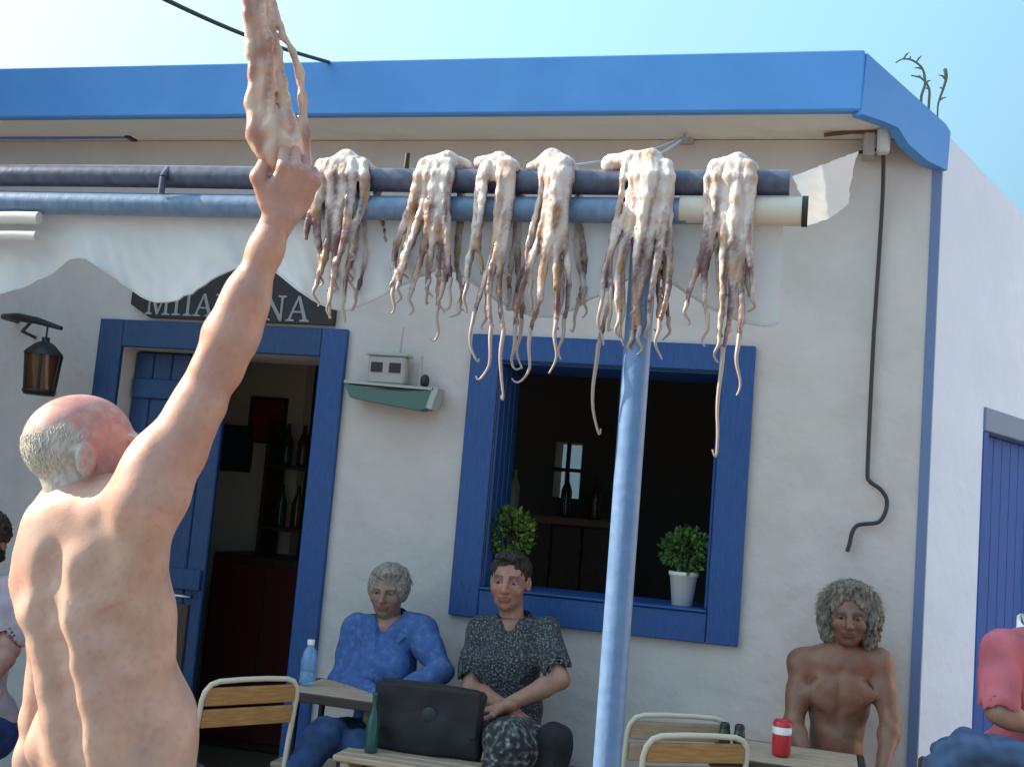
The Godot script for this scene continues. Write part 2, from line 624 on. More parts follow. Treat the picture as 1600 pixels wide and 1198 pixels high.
# ---------------------------------------------------------------- the taverna
const TOP := 3.555
const EAVE := 3.2975
const WIN := [-1.355, -0.345, 1.21, 2.25]      # opening of the window
const DOOR := [-3.33, -2.245, 0.0, 2.225]
const SIDE_D := Vector3(0.471, 0, -0.882)
const SIDE_N := Vector3(0.882, 0, 0.471)
const CORNER := Vector3(0.523, 0, 0)

func taverna() -> void:
	var t := thing("taverna_building", "low whitewashed taverna with blue eaves, blue door and blue framed window", "building", Vector3(-2.5, 0, 0))
	# front wall with its two openings
	var s := shape()
	var D := 0.36
	for r in [[-6.0, DOOR[0], 0.0, 3.30], [DOOR[0], DOOR[1], DOOR[3], 3.30], [DOOR[1], WIN[0], 0.0, 3.30], [WIN[0], WIN[1], 0.0, WIN[2]], [WIN[0], WIN[1], WIN[3], 3.30]]:
		s.box(Vector3((r[0] + r[1]) / 2, (r[2] + r[3]) / 2, -D / 2), Vector3(r[1] - r[0], r[3] - r[2], D))
	var poly := PackedVector2Array([Vector2(WIN[1], 0), Vector2(CORNER.x, 0), Vector2(CORNER.x + SIDE_D.x * 0.40, SIDE_D.z * 0.40), Vector2(WIN[1], -D)])
	s.prism(poly, Vector3.ZERO, Vector3.RIGHT, Vector3.BACK, Vector3.UP * 3.30)
	put("wall", s.done(), M.plaster, t)
	# side wall: its top slopes down to the right; it holds a second blue door
	var DS := [0.60, 1.55, 2.20]
	s = shape()
	var topat := func(u: float) -> float: return 3.335 - 0.10 * u
	for r in [[0.402, DS[0], 0.0], [DS[0], DS[1], DS[2]], [DS[1], 4.2, 0.0]]:
		var pl := PackedVector2Array([Vector2(r[0], r[2]), Vector2(r[1], r[2]), Vector2(r[1], topat.call(r[1])), Vector2(r[0], topat.call(r[0]))])
		s.prism(pl, CORNER, SIDE_D, Vector3.UP, -SIDE_N * 0.30)
	s.prism(PackedVector2Array([Vector2(0.004, 0.0), Vector2(0.402, 0.0), Vector2(0.402, topat.call(0.402)), Vector2(0.004, topat.call(0.004))]), CORNER + SIDE_N * 0.004, SIDE_D, Vector3.UP, -SIDE_N * 0.003)
	s.prism(PackedVector2Array([Vector2(0.0, 3.302), Vector2(0.39, 3.294), Vector2(0.0, 3.332)]), CORNER, SIDE_D, Vector3.UP, -SIDE_N * 0.30)
	put("side_wall", s.done(), M.plaster_skylit, t)
	# closed shell behind: left, back, inner floor and ceiling
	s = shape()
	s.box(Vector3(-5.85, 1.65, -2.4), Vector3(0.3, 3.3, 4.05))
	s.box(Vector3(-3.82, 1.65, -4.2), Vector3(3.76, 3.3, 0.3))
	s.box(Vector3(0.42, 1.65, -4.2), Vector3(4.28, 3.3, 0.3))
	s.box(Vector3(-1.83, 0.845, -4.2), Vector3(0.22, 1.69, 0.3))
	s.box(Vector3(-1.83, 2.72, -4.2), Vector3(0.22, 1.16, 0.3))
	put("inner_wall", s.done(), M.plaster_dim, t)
	s = shape()
	s.box(Vector3((-5.69 + onz(478, 600, -1.7).x) / 2, 1.52, -1.76), Vector3(onz(478, 600, -1.7).x + 5.69, 2.97, 0.12))
	put("partition", s.done(), M.plaster_inside, t)
	s = shape()
	s.box(Vector3(-2.2, 0.02, -2.2), Vector3(7.0, 0.03, 3.68))
	put("inner_floor", s.done(), M.floor_tile, t)
	# roof slab with soffit
	var plan := PackedVector2Array([Vector2(-6.2, 0.33), Vector2(0.16, 0.33), Vector2(0.50, -0.02), Vector2(0.40, -0.36), Vector2(-6.2, -0.36)])
	s = shape()
	s.prism(PackedVector2Array([Vector2(-6.0, -0.362), Vector2(0.55, -0.362), Vector2(2.35, -3.9), Vector2(2.35, -4.35), Vector2(-6.0, -4.35)]), Vector3(0, 3.02, 0), Vector3.RIGHT, Vector3.BACK, Vector3.UP * 0.10)
	s.prism(plan, Vector3(0, 3.304, 0), Vector3.RIGHT, Vector3.BACK, Vector3.UP * 0.10)
	put("roof", s.done(), M.soffit, t)
	# blue fascia: the straight front and the sagging cut corner
	s = shape()
	s.box(Vector3((-6.2 + 0.172) / 2, (TOP + EAVE) / 2, 0.34), Vector3(6.372, TOP - EAVE, 0.05), Basis.IDENTITY, 0.008)
	var a := Vector3(0.172, 0, 0.365)
	var e := (Vector3(0.545, 0, 0.006) - a)
	var len := e.length()
	e = e.normalized()
	var nn := Vector3(-e.z, 0, e.x)
	if nn.z < 0:
		nn = -nn
	var corner_poly := PackedVector2Array()
	for q in [[1347, 178], [1383, 190], [1404, 199], [1421, 226], [1450, 251], [1481, 266], [1486, 206], [1479, 194], [1356, 83]]:
		var p := onplane(q[0], q[1], a, nn)
		corner_poly.append(Vector2((p - a).dot(e), p.y))
	s.prism(corner_poly, a, e, Vector3.UP, -nn * 0.05)
	put("fascia", s.done(), M.fascia_blue, t)
	# blue line painted down the corner, a plaster band 3 mm proud
	s = shape()
	s.box(Vector3(CORNER.x - 0.019, 1.60, 0.0015), Vector3(0.038, 3.20, 0.006))
	put("corner_stripe", s.done(), M.stripe_blue, t)
	# window: casing boards, deep reveal boards, sill
	var w := Node3D.new()
	w.name = "window"
	t.add_child(w, true)
	var ow := [-1.492, -0.207, 1.083, 2.367]
	var flat := func(x0: float, x1: float, y0: float, y1: float, z0: float, z1: float, ch := 0.004) -> ArrayMesh:
		return shape().box(Vector3((x0 + x1) / 2, (y0 + y1) / 2, (z0 + z1) / 2), Vector3(x1 - x0, y1 - y0, z1 - z0), Basis.IDENTITY, ch).done()
	put("casing_board", flat.call(ow[0], WIN[0], ow[2], ow[3], 0.001, 0.028), M.wood_blue, w)
	put("casing_board", flat.call(WIN[1], ow[1], ow[2], ow[3], 0.001, 0.028), M.wood_blue, w)
	put("casing_board", flat.call(WIN[0], WIN[1], WIN[3], ow[3], 0.001, 0.026), M.wood_blue, w)
	put("sill", flat.call(WIN[0] + 0.002, WIN[1] - 0.002, ow[2], WIN[2], 0.001, 0.036), M.wood_blue, w)
	put("sill_top", flat.call(WIN[0] + 0.001, WIN[1] - 0.001, WIN[2] + 0.001, WIN[2] + 0.012, -0.35, 0.045), M.wood_blue, w)
	for k in 4:
		var z0 := -0.345 + k * 0.088
		put("reveal_board", flat.call(WIN[0] + 0.001, WIN[0] + 0.014, WIN[2] + 0.013, WIN[3] - 0.014, z0, z0 + 0.084), M.wood_blue, w)
		put("reveal_board", flat.call(WIN[1] - 0.014, WIN[1] - 0.001, WIN[2] + 0.013, WIN[3] - 0.014, z0, z0 + 0.084), M.wood_blue, w)
		put("reveal_board", flat.call(WIN[0] + 0.001, WIN[1] - 0.001, WIN[3] - 0.013, WIN[3] - 0.001, z0, z0 + 0.084), M.wood_blue, w)
	# door: casing, closed plank leaf, open leaf
	var d := Node3D.new()
	d.name = "door"
	t.add_child(d, true)
	var od := [-3.466, -2.114, 2.361]
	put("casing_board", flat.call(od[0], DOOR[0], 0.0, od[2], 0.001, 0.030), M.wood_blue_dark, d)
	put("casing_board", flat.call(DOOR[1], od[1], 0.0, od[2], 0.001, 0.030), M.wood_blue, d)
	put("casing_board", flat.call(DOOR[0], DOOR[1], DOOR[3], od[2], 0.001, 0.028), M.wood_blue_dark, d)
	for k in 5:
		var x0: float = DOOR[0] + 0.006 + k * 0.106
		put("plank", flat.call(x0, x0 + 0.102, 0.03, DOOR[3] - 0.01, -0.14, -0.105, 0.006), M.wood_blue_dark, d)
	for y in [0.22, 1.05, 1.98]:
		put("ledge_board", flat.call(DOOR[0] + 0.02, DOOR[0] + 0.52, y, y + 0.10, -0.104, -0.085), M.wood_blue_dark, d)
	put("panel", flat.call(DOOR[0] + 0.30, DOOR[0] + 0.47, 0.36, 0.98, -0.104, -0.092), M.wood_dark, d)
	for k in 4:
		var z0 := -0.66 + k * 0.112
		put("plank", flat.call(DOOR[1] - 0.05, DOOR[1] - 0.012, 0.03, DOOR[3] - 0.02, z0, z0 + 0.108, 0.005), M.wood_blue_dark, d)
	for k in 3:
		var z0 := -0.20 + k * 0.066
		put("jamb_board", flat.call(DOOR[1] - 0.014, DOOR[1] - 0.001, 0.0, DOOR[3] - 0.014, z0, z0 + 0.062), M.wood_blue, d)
	put("handle", shape().tube([Vector3(DOOR[0] + 0.49, 1.02, -0.085), Vector3(DOOR[0] + 0.49, 1.02, -0.05), Vector3(DOOR[0] + 0.42, 1.02, -0.045)], [0.009], 8).done(), M.steel, d)
	# second door in the side wall
	var d2 := Node3D.new()
	d2.name = "side_door"
	t.add_child(d2, true)
	var sb := Basis(SIDE_D, Vector3.UP, SIDE_N)
	var sp := func(u0: float, u1: float, y0: float, y1: float, n0: float, n1: float) -> ArrayMesh:
		return shape().box(CORNER + SIDE_D * ((u0 + u1) / 2) + Vector3.UP * ((y0 + y1) / 2) + SIDE_N * ((n0 + n1) / 2), Vector3(u1 - u0, y1 - y0, absf(n1 - n0)), sb, 0.004).done()
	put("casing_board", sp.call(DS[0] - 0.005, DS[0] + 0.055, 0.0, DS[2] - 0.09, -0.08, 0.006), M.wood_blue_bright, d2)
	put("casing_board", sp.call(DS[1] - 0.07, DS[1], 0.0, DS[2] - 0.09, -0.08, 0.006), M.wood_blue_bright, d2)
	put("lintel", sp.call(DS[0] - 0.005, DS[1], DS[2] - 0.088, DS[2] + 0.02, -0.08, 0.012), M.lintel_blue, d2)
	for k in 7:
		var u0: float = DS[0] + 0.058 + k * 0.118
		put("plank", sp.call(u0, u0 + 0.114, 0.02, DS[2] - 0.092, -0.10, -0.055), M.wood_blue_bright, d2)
	# small window of four milky panes in the back wall, seen through the room
	var bw := Node3D.new()
	bw.name = "back_window"
	t.add_child(bw, true)
	put("frame", shape().box(Vector3(-1.83, 1.915, -4.06), Vector3(0.03, 0.45, 0.04)).box(Vector3(-1.8925, 1.915, -4.06), Vector3(0.095, 0.03, 0.039)).box(Vector3(-1.7675, 1.915, -4.06), Vector3(0.095, 0.03, 0.039)).done(), M.wood_dark, bw)
	for i in 2:
		for j in 2:
			put("pane", shape().box(Vector3(-1.8925 + i * 0.125, 1.795 + j * 0.24, -4.06), Vector3(0.094, 0.208, 0.006)).done(), M.glass_milky, bw)

func added_houses() -> void:      # unseen houses added: the left shades the tables, the right bounces sunlight
	var t := thing("added_shade_house", "tall white wing added out of view on the left to shade the tables", "building", Vector3(-7.8, 0, 0.98))
	put("wall", shape().box(Vector3(-7.8, 3.35, 1.09), Vector3(6.0, 6.7, 2.1), Basis.IDENTITY, 0.06).done(), M.plaster, t)
	put("parapet", shape().box(Vector3(-7.8, 6.76, 1.09), Vector3(6.1, 0.12, 2.2), Basis.IDENTITY, 0.03).done(), M.fascia_blue, t)
	for k in 2:
		put("window", shape().box(Vector3(-4.785, 1.6 + 2.0 * k, 1.1), Vector3(0.06, 1.1, 0.8), Basis.IDENTITY, 0.01).done(), M.wood_blue, t)

	t = thing("added_bounce_house", "white house added out of view on the right to bounce sunlight onto the side wall", "building", Vector3(9.0, 0, -1.5))  # added out of view as a sunlit reflector for the side wall
	put("wall", shape().box(Vector3(9.0, 2.5, -1.5), Vector3(5.6, 5.0, 9.5), Basis.IDENTITY, 0.06).done(), M.plaster, t)
	put("parapet", shape().box(Vector3(9.0, 5.06, -1.5), Vector3(5.7, 0.12, 9.6), Basis.IDENTITY, 0.03).done(), M.fascia_blue, t)
	for k in 3:
		put("window", shape().box(Vector3(6.185, 1.6, -4.5 + 2.8 * k), Vector3(0.06, 1.1, 0.8), Basis.IDENTITY, 0.01).done(), M.wood_blue, t)

func inside() -> void:
	# a dresser with bottles inside the window, cupboard, shelf and pictures behind the door
	var cx := onz(850, 805, -2.5)
	var hh := cx.y
	var t := thing("dresser", "dark wooden dresser inside the window, bottles on its top", "dresser", Vector3(cx.x, 0.04, -2.5))
	put("top_board", shape().box(Vector3(cx.x, hh - 0.025, -2.5), Vector3(1.05, 0.05, 0.42), Basis.IDENTITY, 0.01).done(), M.clay, t)
	for k in 5:
		put("plank", shape().box(Vector3(cx.x - 0.41 + k * 0.205, (hh - 0.05) / 2 + 0.02, -2.33), Vector3(0.198, hh - 0.10, 0.03), Basis.IDENTITY, 0.006).done(), M.wood_dark, t)
	var kinds := [["bottle_pale", "pale bottle on the dresser inside the window, nearest the jug", -0.20], ["bottle_green", "dark green bottle on the dresser inside the window", 0.16], ["bottle_brown", "brown bottle at the right end of the dresser inside the window", 0.36]]
	for k in kinds:
		base = Vector3(cx.x + k[2], hh, -2.42)
		whole("bottle", shape().lathe(base, [[0.0, 0.0], [0.036, 0.0], [0.038, 0.02], [0.038, 0.17], [0.03, 0.20], [0.014, 0.24], [0.013, 0.29], [0.0, 0.29]], 14).done(), M[k[0]], k[1], "bottle", base, "bottles on the dresser")
	base = Vector3(cx.x - 0.40, hh, -2.42)
	t = thing("jug", "round clay jug at the left end of the dresser inside the window", "jug", base)
	put("body", shape().lathe(base, [[0.0, 0.0], [0.06, 0.0], [0.10, 0.08], [0.105, 0.15], [0.07, 0.25], [0.045, 0.30], [0.06, 0.35]], 18).done(), M.clay, t)
	put("handle", shape().tube([base + Vector3(0.055, 0.32, 0), base + Vector3(0.13, 0.29, 0), base + Vector3(0.13, 0.20, 0), base + Vector3(0.10, 0.15, 0)], [0.012], 8).done(), M.clay, t)
	var cu := onz(425, 870, -1.3)
	t = thing("cupboard", "dark reddish wooden cupboard standing inside the open doorway", "cupboard", Vector3(cu.x, 0.04, -1.45))
	put("carcass", shape().box(Vector3(cu.x, cu.y / 2 + 0.02, -1.47), Vector3(0.74, cu.y - 0.04, 0.42), Basis.IDENTITY, 0.01).done(), M.wood_dark, t)
	for k in 2:
		put("cupboard_door", shape().box(Vector3(cu.x - 0.18 + k * 0.36, cu.y / 2 + 0.02, -1.25), Vector3(0.34, cu.y - 0.14, 0.02), Basis.IDENTITY, 0.006).done(), M.red_cloth, t)
	var sl := onz(474, 740, -1.5)
	t = thing("wall_shelf", "narrow dark shelf unit of bottles inside the doorway on the right", "shelf", Vector3(sl.x, 0.04, -1.5))
	put("side_panel", shape().box(Vector3(sl.x - 0.20, 1.0, -1.5), Vector3(0.025, 1.92, 0.24)).done(), M.wood_dark, t)
	put("side_panel", shape().box(Vector3(sl.x + 0.20, 1.0, -1.5), Vector3(0.025, 1.92, 0.24)).done(), M.wood_dark, t)
	for k in 4:
		put("shelf", shape().box(Vector3(sl.x, 0.57 + k * 0.38, -1.5), Vector3(0.374, 0.022, 0.24)).done(), M.wood_dark, t)
	var nm := ["bottle_green", "bottle_brown", "bottle_pale", "bottle_green", "bottle_brown", "bottle_pale"]
	var words := ["green bottle on the left of the doorway shelf's top board", "brown bottle in the middle of the doorway shelf's top board", "pale bottle on the right of the doorway shelf's top board", "green bottle on the left of the doorway shelf's second board", "brown bottle in the middle of the doorway shelf's second board", "pale bottle on the right of the doorway shelf's second board"]
	for k in 6:
		base = Vector3(sl.x - 0.11 + (k % 3) * 0.11, 1.721 - 0.38 * (k / 3), -1.46)
		whole("bottle", shape().lathe(base, [[0.0, 0.0], [0.034, 0.0], [0.036, 0.02], [0.036, 0.15], [0.013, 0.21], [0.012, 0.26], [0.0, 0.26]], 12).done(), M[nm[k]], words[k], "bottle", base, "bottles on the doorway shelf")
	for k in 2:
		base = onz([366, 392][k], [700, 655][k], -1.685)
		base.x += 0.12 * k
		t = thing("picture", ["small dark blue framed picture on the inner wall behind the door", "small red framed picture on the inner wall, right of the blue one"][k], "picture", base, "pictures on the inner wall")
		put("print", shape().box(base, Vector3(0.22, 0.26, 0.012)).done(), [M.picture_blue, M.picture_red][k], t)
		put("frame", shape().box(base + Vector3(-0.12, 0, 0.004), Vector3(0.02, 0.30, 0.022)).box(base + Vector3(0.12, 0, 0.004), Vector3(0.02, 0.30, 0.022)).box(base + Vector3(0, 0.14, 0.004), Vector3(0.22, 0.02, 0.021)).box(base + Vector3(0, -0.14, 0.004), Vector3(0.22, 0.02, 0.021)).done(), M.wood_dark, t)

func sign_board() -> void:
	var t := thing("name_sign", "long black wooden sign with pale painted capitals above the blue door", "sign", Vector3(-2.72, 2.39, 0.03))
	put("board", shape().prism(PackedVector2Array([Vector2(-3.19, 2.378), Vector2(-2.19, 2.378), Vector2(-2.19, 2.47), Vector2(-2.30, 2.56), Vector2(-2.45, 2.60), Vector2(-2.58, 2.66), Vector2(-2.78, 2.66), Vector2(-2.95, 2.60), Vector2(-3.12, 2.56), Vector2(-3.30, 2.50), Vector2(-3.30, 2.44)]), Vector3(0, 0, 0.004), Vector3.RIGHT, Vector3.UP, Vector3.BACK * 0.03).done(), M.board_black, t)
	var words := [["ΜΠΑΡ", -3.215, 0.115], ["ΝΑ", onz(408, 488, 0.037).x, 0.125]]
	for w in words:
		var tm := TextMesh.new()
		var f := SystemFont.new()
		f.font_names = PackedStringArray(["Droid Serif"])
		tm.font = f
		tm.text = w[0]
		tm.font_size = 64
		tm.pixel_size = w[2] / 46.0
		tm.depth = 0.005
		tm.horizontal_alignment = HORIZONTAL_ALIGNMENT_LEFT
		var o := put("lettering", tm, M.letter_paint, t)
		o.position = Vector3(w[1], 2.446, 0.037) - t.position

func cloth_noise(x: float, y: float) -> float:
	return nz.get_noise_2d(x * 55.0, y * 18.0)

func rack() -> void:
	var t := thing("drying_rail", "twin blue pipe rail on a round blue post carrying the octopuses", "rail", Vector3(-0.416, 0, 2.1))
	put("post", shape().tube([Vector3(-0.416, 0, 2.1), Vector3(-0.416, 1.2, 2.1), Vector3(-0.416, 2.345, 2.1)], [0.035], 20).done(), M.pipe_blue, t)
	put("post", shape().tube([Vector3(-3.3, 0, 2.1), Vector3(-3.3, 2.345, 2.1)], [0.035], 16).done(), M.pipe_blue, t)
	var up := []
	var low := []
	for k in 41:
		var x := -3.9 + k * (3.9 - 0.06) / 40.0
		up.append(Vector3(x, 2.461 + 0.004 * sin(x * 2.3), 2.1))
	for k in 41:
		var x := -3.9 + k * (3.9 - 0.13) / 40.0
		low.append(Vector3(x, 2.382 + 0.003 * sin(x * 1.7 + 1.0), 2.1))
	put("upper_pipe", shape().tube(up, [0.033], 18).done(), M.pipe_navy, t)
	put("lower_pipe", shape().tube(low, [0.034], 18).done(), M.pipe_bleached, t)
	put("pale_sleeve", shape().tube([Vector3(-0.33, 2.3865, 2.1), Vector3(-0.13, 2.3865, 2.1), Vector3(-0.027, 2.3865, 2.1)], [0.037], 18).done(), M.pipe_pale, t)
	put("end_cap", shape().tube([Vector3(-0.0265, 2.3865, 2.1), Vector3(-0.012, 2.3865, 2.1)], [0.039], 18).done(), M.black_rubber, t)
	for x in [-1.815, -2.9]:
		put("link_pin", shape().tube([Vector3(x, 2.40, 2.142), Vector3(x, 2.45, 2.142)], [0.010], 8).tube([Vector3(x, 2.482, 2.12), Vector3(x, 2.45, 2.142)], [0.010], 8).done(), M.pipe_navy, t)
	put("link_pin", shape().tube([Vector3(-1.09, 2.485, 2.1), Vector3(-1.09, 2.535, 2.1)], [0.008], 8).done(), M.black_metal, t)
	# scalloped white valance hanging behind the rail
	t = thing("valance", "white scalloped cloth valance hanging along the octopus rail", "valance", Vector3(-1.6, 2.4, 2.06))
	var bott := func(x: float) -> float:      # the hem, from the scallops seen in the photograph
		var ph := (x + 1.83) / 0.57
		var k := 0.5 + 0.5 * cos(TAU * ph)
		return 2.225 - 0.122 * pow(k, 0.8) + 0.004 * nz.get_noise_1d(x * 40.0)
	var rows := []
	for j in 15:
		var row := []
		for i in 181:
			var x := -3.9 + i * (3.9 - 0.07) / 180.0
			var y0: float = bott.call(x)
			var f := j / 14.0
			var y := lerpf(2.40, y0, f)
			var z := 2.057 + 0.014 * f * sin(x * 21.0 + 1.2 * sin(x * 5.0)) + 0.010 * f * nz.get_noise_2d(x * 130.0, y * 30.0)
			row.append(Vector3(x, y, z))
		rows.append(row)
	put("cloth", shape().sheet(rows).done(), M.cloth_white, t)
	var hem := []
	for i in 181:
		hem.append(rows[14][i])
	put("hem", shape().tube(hem, [0.0035], 6).done(), M.cloth_white, t)
	# white side flap from the rail end back towards the wall, hem cut in a curve
	t = thing("side_flap", "white cloth flap curving back from the right end of the rail", "cloth", Vector3(0.02, 2.49, 1.9))
	rows = []
	var e0 := onz(1238, 276, 2.0)
	var e1 := onz(1342, 236, 1.05)
	var e2 := onz(1326, 318, 1.20)
	var b0 := onz(1262, 352, 2.0)
	for j in 13:
		var row := []
		var f := j / 12.0
		for i in 17:
			var g := i / 16.0
			var top := e0.lerp(e1, g)
			var low_edge := b0.lerp(e2, g)
			low_edge.y -= 0.012 * sin(g * PI)
			var p := top.lerp(low_edge, f)
			p.x += 0.012 * sin(f * PI) * sin(g * 5.0 + 1.0) + 0.006 * nz.get_noise_2d(g * 120.0, f * 60.0)
			row.append(p)
		rows.append(row)
	put("cloth", shape().sheet(rows).done(), M.cloth_white, t)
	# two rolled strips tied under the rail on the left
	t = thing("rolled_blind", "white cloth rolled into two strips under the rail at the left", "blind", Vector3(-2.6, 2.33, 2.12))
	for q in [[2.327, 0.017], [2.272, 0.014]]:
		var pa := []
		for i in 24:
			var x := -3.1 + i * (3.1 - 2.23) / 23.0
			pa.append(Vector3(x, q[0] + 0.003 * nz.get_noise_1d(x * 90.0), 2.12))
		put("roll", shape().tube(pa, [q[1]], 12, 1.15).done(), M.cloth_white, t)

func on_the_wall() -> void:
	# lantern on a wrought bracket
	var t := thing("wall_lantern", "dark metal lantern hanging from an iron bracket on the left wall", "lantern", Vector3(-3.75, 2.3, 0.0))
	put("bracket", shape().tube([Vector3(-3.98, 2.335, 0.0), Vector3(-3.95, 2.330, 0.14), Vector3(-3.80, 2.318, 0.22), Vector3(-3.66, 2.300, 0.25), Vector3(-3.52, 2.268, 0.25)], [0.016, 0.016, 0.022, 0.018, 0.010], 10).tube([Vector3(-3.86, 2.25, 0.0), Vector3(-3.83, 2.26, 0.14), Vector3(-3.70, 2.30, 0.24)], [0.009], 8).done(), M.black_metal, t)
	var c := Vector3(-3.60, 2.06, 0.25)
	put("chain", shape().tube([c + Vector3(0, 0.14, 0), c + Vector3(0, 0.235, 0)], [0.005], 6).done(), M.black_metal, t)
	put("cap", shape().lathe(c, [[0.10, 0.07], [0.095, 0.085], [0.05, 0.125], [0.02, 0.14], [0.02, 0.16], [0.0, 0.16]], 6).done(), M.black_metal, t)
	put("foot", shape().lathe(c, [[0.0, -0.125], [0.075, -0.125], [0.085, -0.11], [0.085, -0.10], [0.0, -0.10]], 6).done(), M.black_metal, t)
	for k in 6:
		var a := TAU * k / 6
		put("bar", shape().tube([c + Vector3(cos(a) * 0.075, -0.10, sin(a) * 0.075), c + Vector3(cos(a) * 0.09, 0.075, sin(a) * 0.09)], [0.006], 6).done(), M.black_metal, t)
	put("glass", shape().lathe(c, [[0.068, -0.10], [0.082, 0.072]], 6).done(), M.bottle_brown, t)
	# model boat
	t = thing("model_boat", "small green model boat with faded grey cabin fixed between door and window", "model boat", Vector3(-1.84, 2.03, 0.06))
	var ex := (onz(682, 624, 0.07) - onz(545, 612, 0.07)).normalized()
	var o := onz(612, 621, 0.07)
	var hull := PackedVector2Array([Vector2(-0.225, 0.045), Vector2(-0.19, -0.02), Vector2(0.15, -0.05), Vector2(0.20, -0.035), Vector2(0.225, 0.05), Vector2(0.10, 0.03), Vector2(-0.08, 0.028)])
	put("hull", shape().prism(hull, o - Vector3(0, 0, 0.045), ex, Vector3.UP, Vector3(0, 0, 0.09)).done(), M.boat_green, t)
	put("bow", shape().bar(o + ex * 0.226 + Vector3(0, 0.06, 0), o + ex * 0.20 + Vector3(0, -0.04, 0), 0.028, 0.10, ex).done(), M.boat_pale, t)
	put("gunwale", shape().bar(o + ex * -0.225 + Vector3(0, 0.052, 0), o + ex * 0.215 + Vector3(0, 0.052, 0), 0.012, 0.10).done(), M.boat_pale, t)
	put("cabin", shape().box(o + Vector3(-0.03, 0.125, 0), Vector3(0.18, 0.13, 0.07), Basis.IDENTITY, 0.008).done(), M.boat_grey, t)
	put("cabin_roof", shape().box(o + Vector3(-0.03, 0.197, 0), Vector3(0.21, 0.014, 0.085), Basis.IDENTITY, 0.003).done(), M.boat_pale, t)
	for k in 2:
		put("cabin_window", shape().box(o + Vector3(-0.075 + k * 0.09, 0.135, 0.037), Vector3(0.055, 0.045, 0.006)).done(), M.black_metal, t)
	put("mast", shape().tube([o + Vector3(0.02, 0.20, 0), o + Vector3(0.025, 0.33, 0)], [0.006, 0.003], 8).done(), M.boat_grey, t)
	put("winch", shape().ball(o + Vector3(0.155, 0.085, 0), Vector3(0.022, 0.032, 0.022), 10).done(), M.black_metal, t)
	put("post", shape().tube([o + Vector3(0.13, 0.05, 0), o + Vector3(0.13, 0.20, 0)], [0.007], 8).done(), M.boat_grey, t)
	# conduit under the eave on the left, with its clip
	var q0 := onz(-60, 212, 0.05)
	var q1 := onz(200, 211, 0.05)
	t = thing("conduit", "thin blue grey pipe running under the eave at the left", "pipe", q1)
	put("pipe", shape().tube([q0, q0.lerp(q1, 0.5) + Vector3(0, -0.004, 0), q1], [0.018], 10).done(), M.pipe_blue, t)
	put("clip", shape().box(q1 + Vector3(0.01, 0.01, -0.01), Vector3(0.035, 0.06, 0.075), Basis.IDENTITY, 0.005).done(), M.black_metal, t)
	# hook plate with two cords to the rail
	var hk := onz(1072, 206, 0.06)
	t = thing("wall_hook", "small grey hook plate high on the wall above the rail", "hook", hk)
	put("plate", shape().box(hk + Vector3(0, 0, -0.04), Vector3(0.06, 0.085, 0.03), Basis.IDENTITY, 0.006).done(), M.boat_grey, t)
	put("hook", shape().tube([hk + Vector3(0, 0.01, -0.03), hk + Vector3(0, 0.0, 0.02), hk + Vector3(0, -0.03, 0.03), hk + Vector3(0, -0.045, 0.01)], [0.007], 8).done(), M.boat_grey, t)
	for k in 2:
		var r: Vector3 = [Vector3(-0.66, 2.496, 2.1), Vector3(-0.50, 2.496, 2.1)][k]
		base = hk
		var pa := []
		for i in 12:
			var g := i / 11.0
			pa.append((hk + Vector3(0.0, -0.03, 0.02)).lerp(r, g) + Vector3(0, -0.02 * sin(g * PI), 0))
		whole("cord", shape().tube(pa, [0.005], 6).done(), M.cord_pale, ["pale cord from the wall hook to the fourth octopus on the rail", "pale cord from the wall hook to the large fifth octopus"][k], "cord", base, "cords from the wall hook")
	# lamp box under the corner of the eave with rusty arm, and its loose black cable
	var lb := onz(1381, 221, 0.12)
	t = thing("lamp_box", "pale grey electrical box on a rusty arm under the eave corner", "electrical box", lb)
	put("box", shape().box(lb, Vector3(0.052, 0.105, 0.07), Basis.IDENTITY, 0.010).done(), M.grey_plastic, t)
	put("back_box", shape().box(lb + Vector3(-0.055, -0.005, -0.05), Vector3(0.05, 0.10, 0.10), Basis.IDENTITY, 0.008).done(), M.boat_grey, t)
	put("arm", shape().tube([onz(1288, 211, 0.10), onz(1330, 206, 0.10), onz(1370, 205, 0.11)], [0.009, 0.010, 0.012], 8).done(), M.rust, t)
	put("strap", shape().tube([onz(1344, 238, 0.06), onz(1362, 233, 0.10), lb + Vector3(-0.01, -0.04, 0.0)], [0.008], 8).done(), M.black_metal, t)
	var cpath := []
	for q in [[1381, 238, 0.10], [1380, 300, 0.04], [1374, 400, 0.022], [1366, 520, 0.022], [1360, 640, 0.022], [1356, 735, 0.022], [1360, 752, 0.025], [1376, 764, 0.028], [1386, 780, 0.030], [1384, 800, 0.030], [1372, 816, 0.028], [1342, 820, 0.026], [1332, 832, 0.026], [1328, 850, 0.026], [1324, 862, 0.026]]:
		cpath.append(onz(q[0], q[1], q[2]))
	var cv := Curve3D.new()
	for i in cpath.size():
		var tan: Vector3 = (cpath[mini(i + 1, cpath.size() - 1)] - cpath[maxi(i - 1, 0)]) * 0.16
		cv.add_point(cpath[i], -tan, tan)
	base = cpath[0]
	whole("hanging_cable", shape().tube(Array(cv.tessellate(5, 3)), [0.0085], 8).done(), M.cable_black, "loose black cable hanging down the wall with a kinked end", "cable", base)
	# overhead cable down to the roof edge
	var w0 := dep(150, -55, 3.2)
	var w1 := onz(514, 97, 0.36)
	base = w1
	var wp := []
	for i in 16:
		var g := i / 15.0
		wp.append(w0.lerp(w1, g) + Vector3(0, -0.03 * sin(g * PI), 0))
	whole("overhead_cable", shape().tube(wp, [0.0085], 8).done(), M.cable_black, "dark overhead cable sloping down to the blue roof edge", "cable", base)
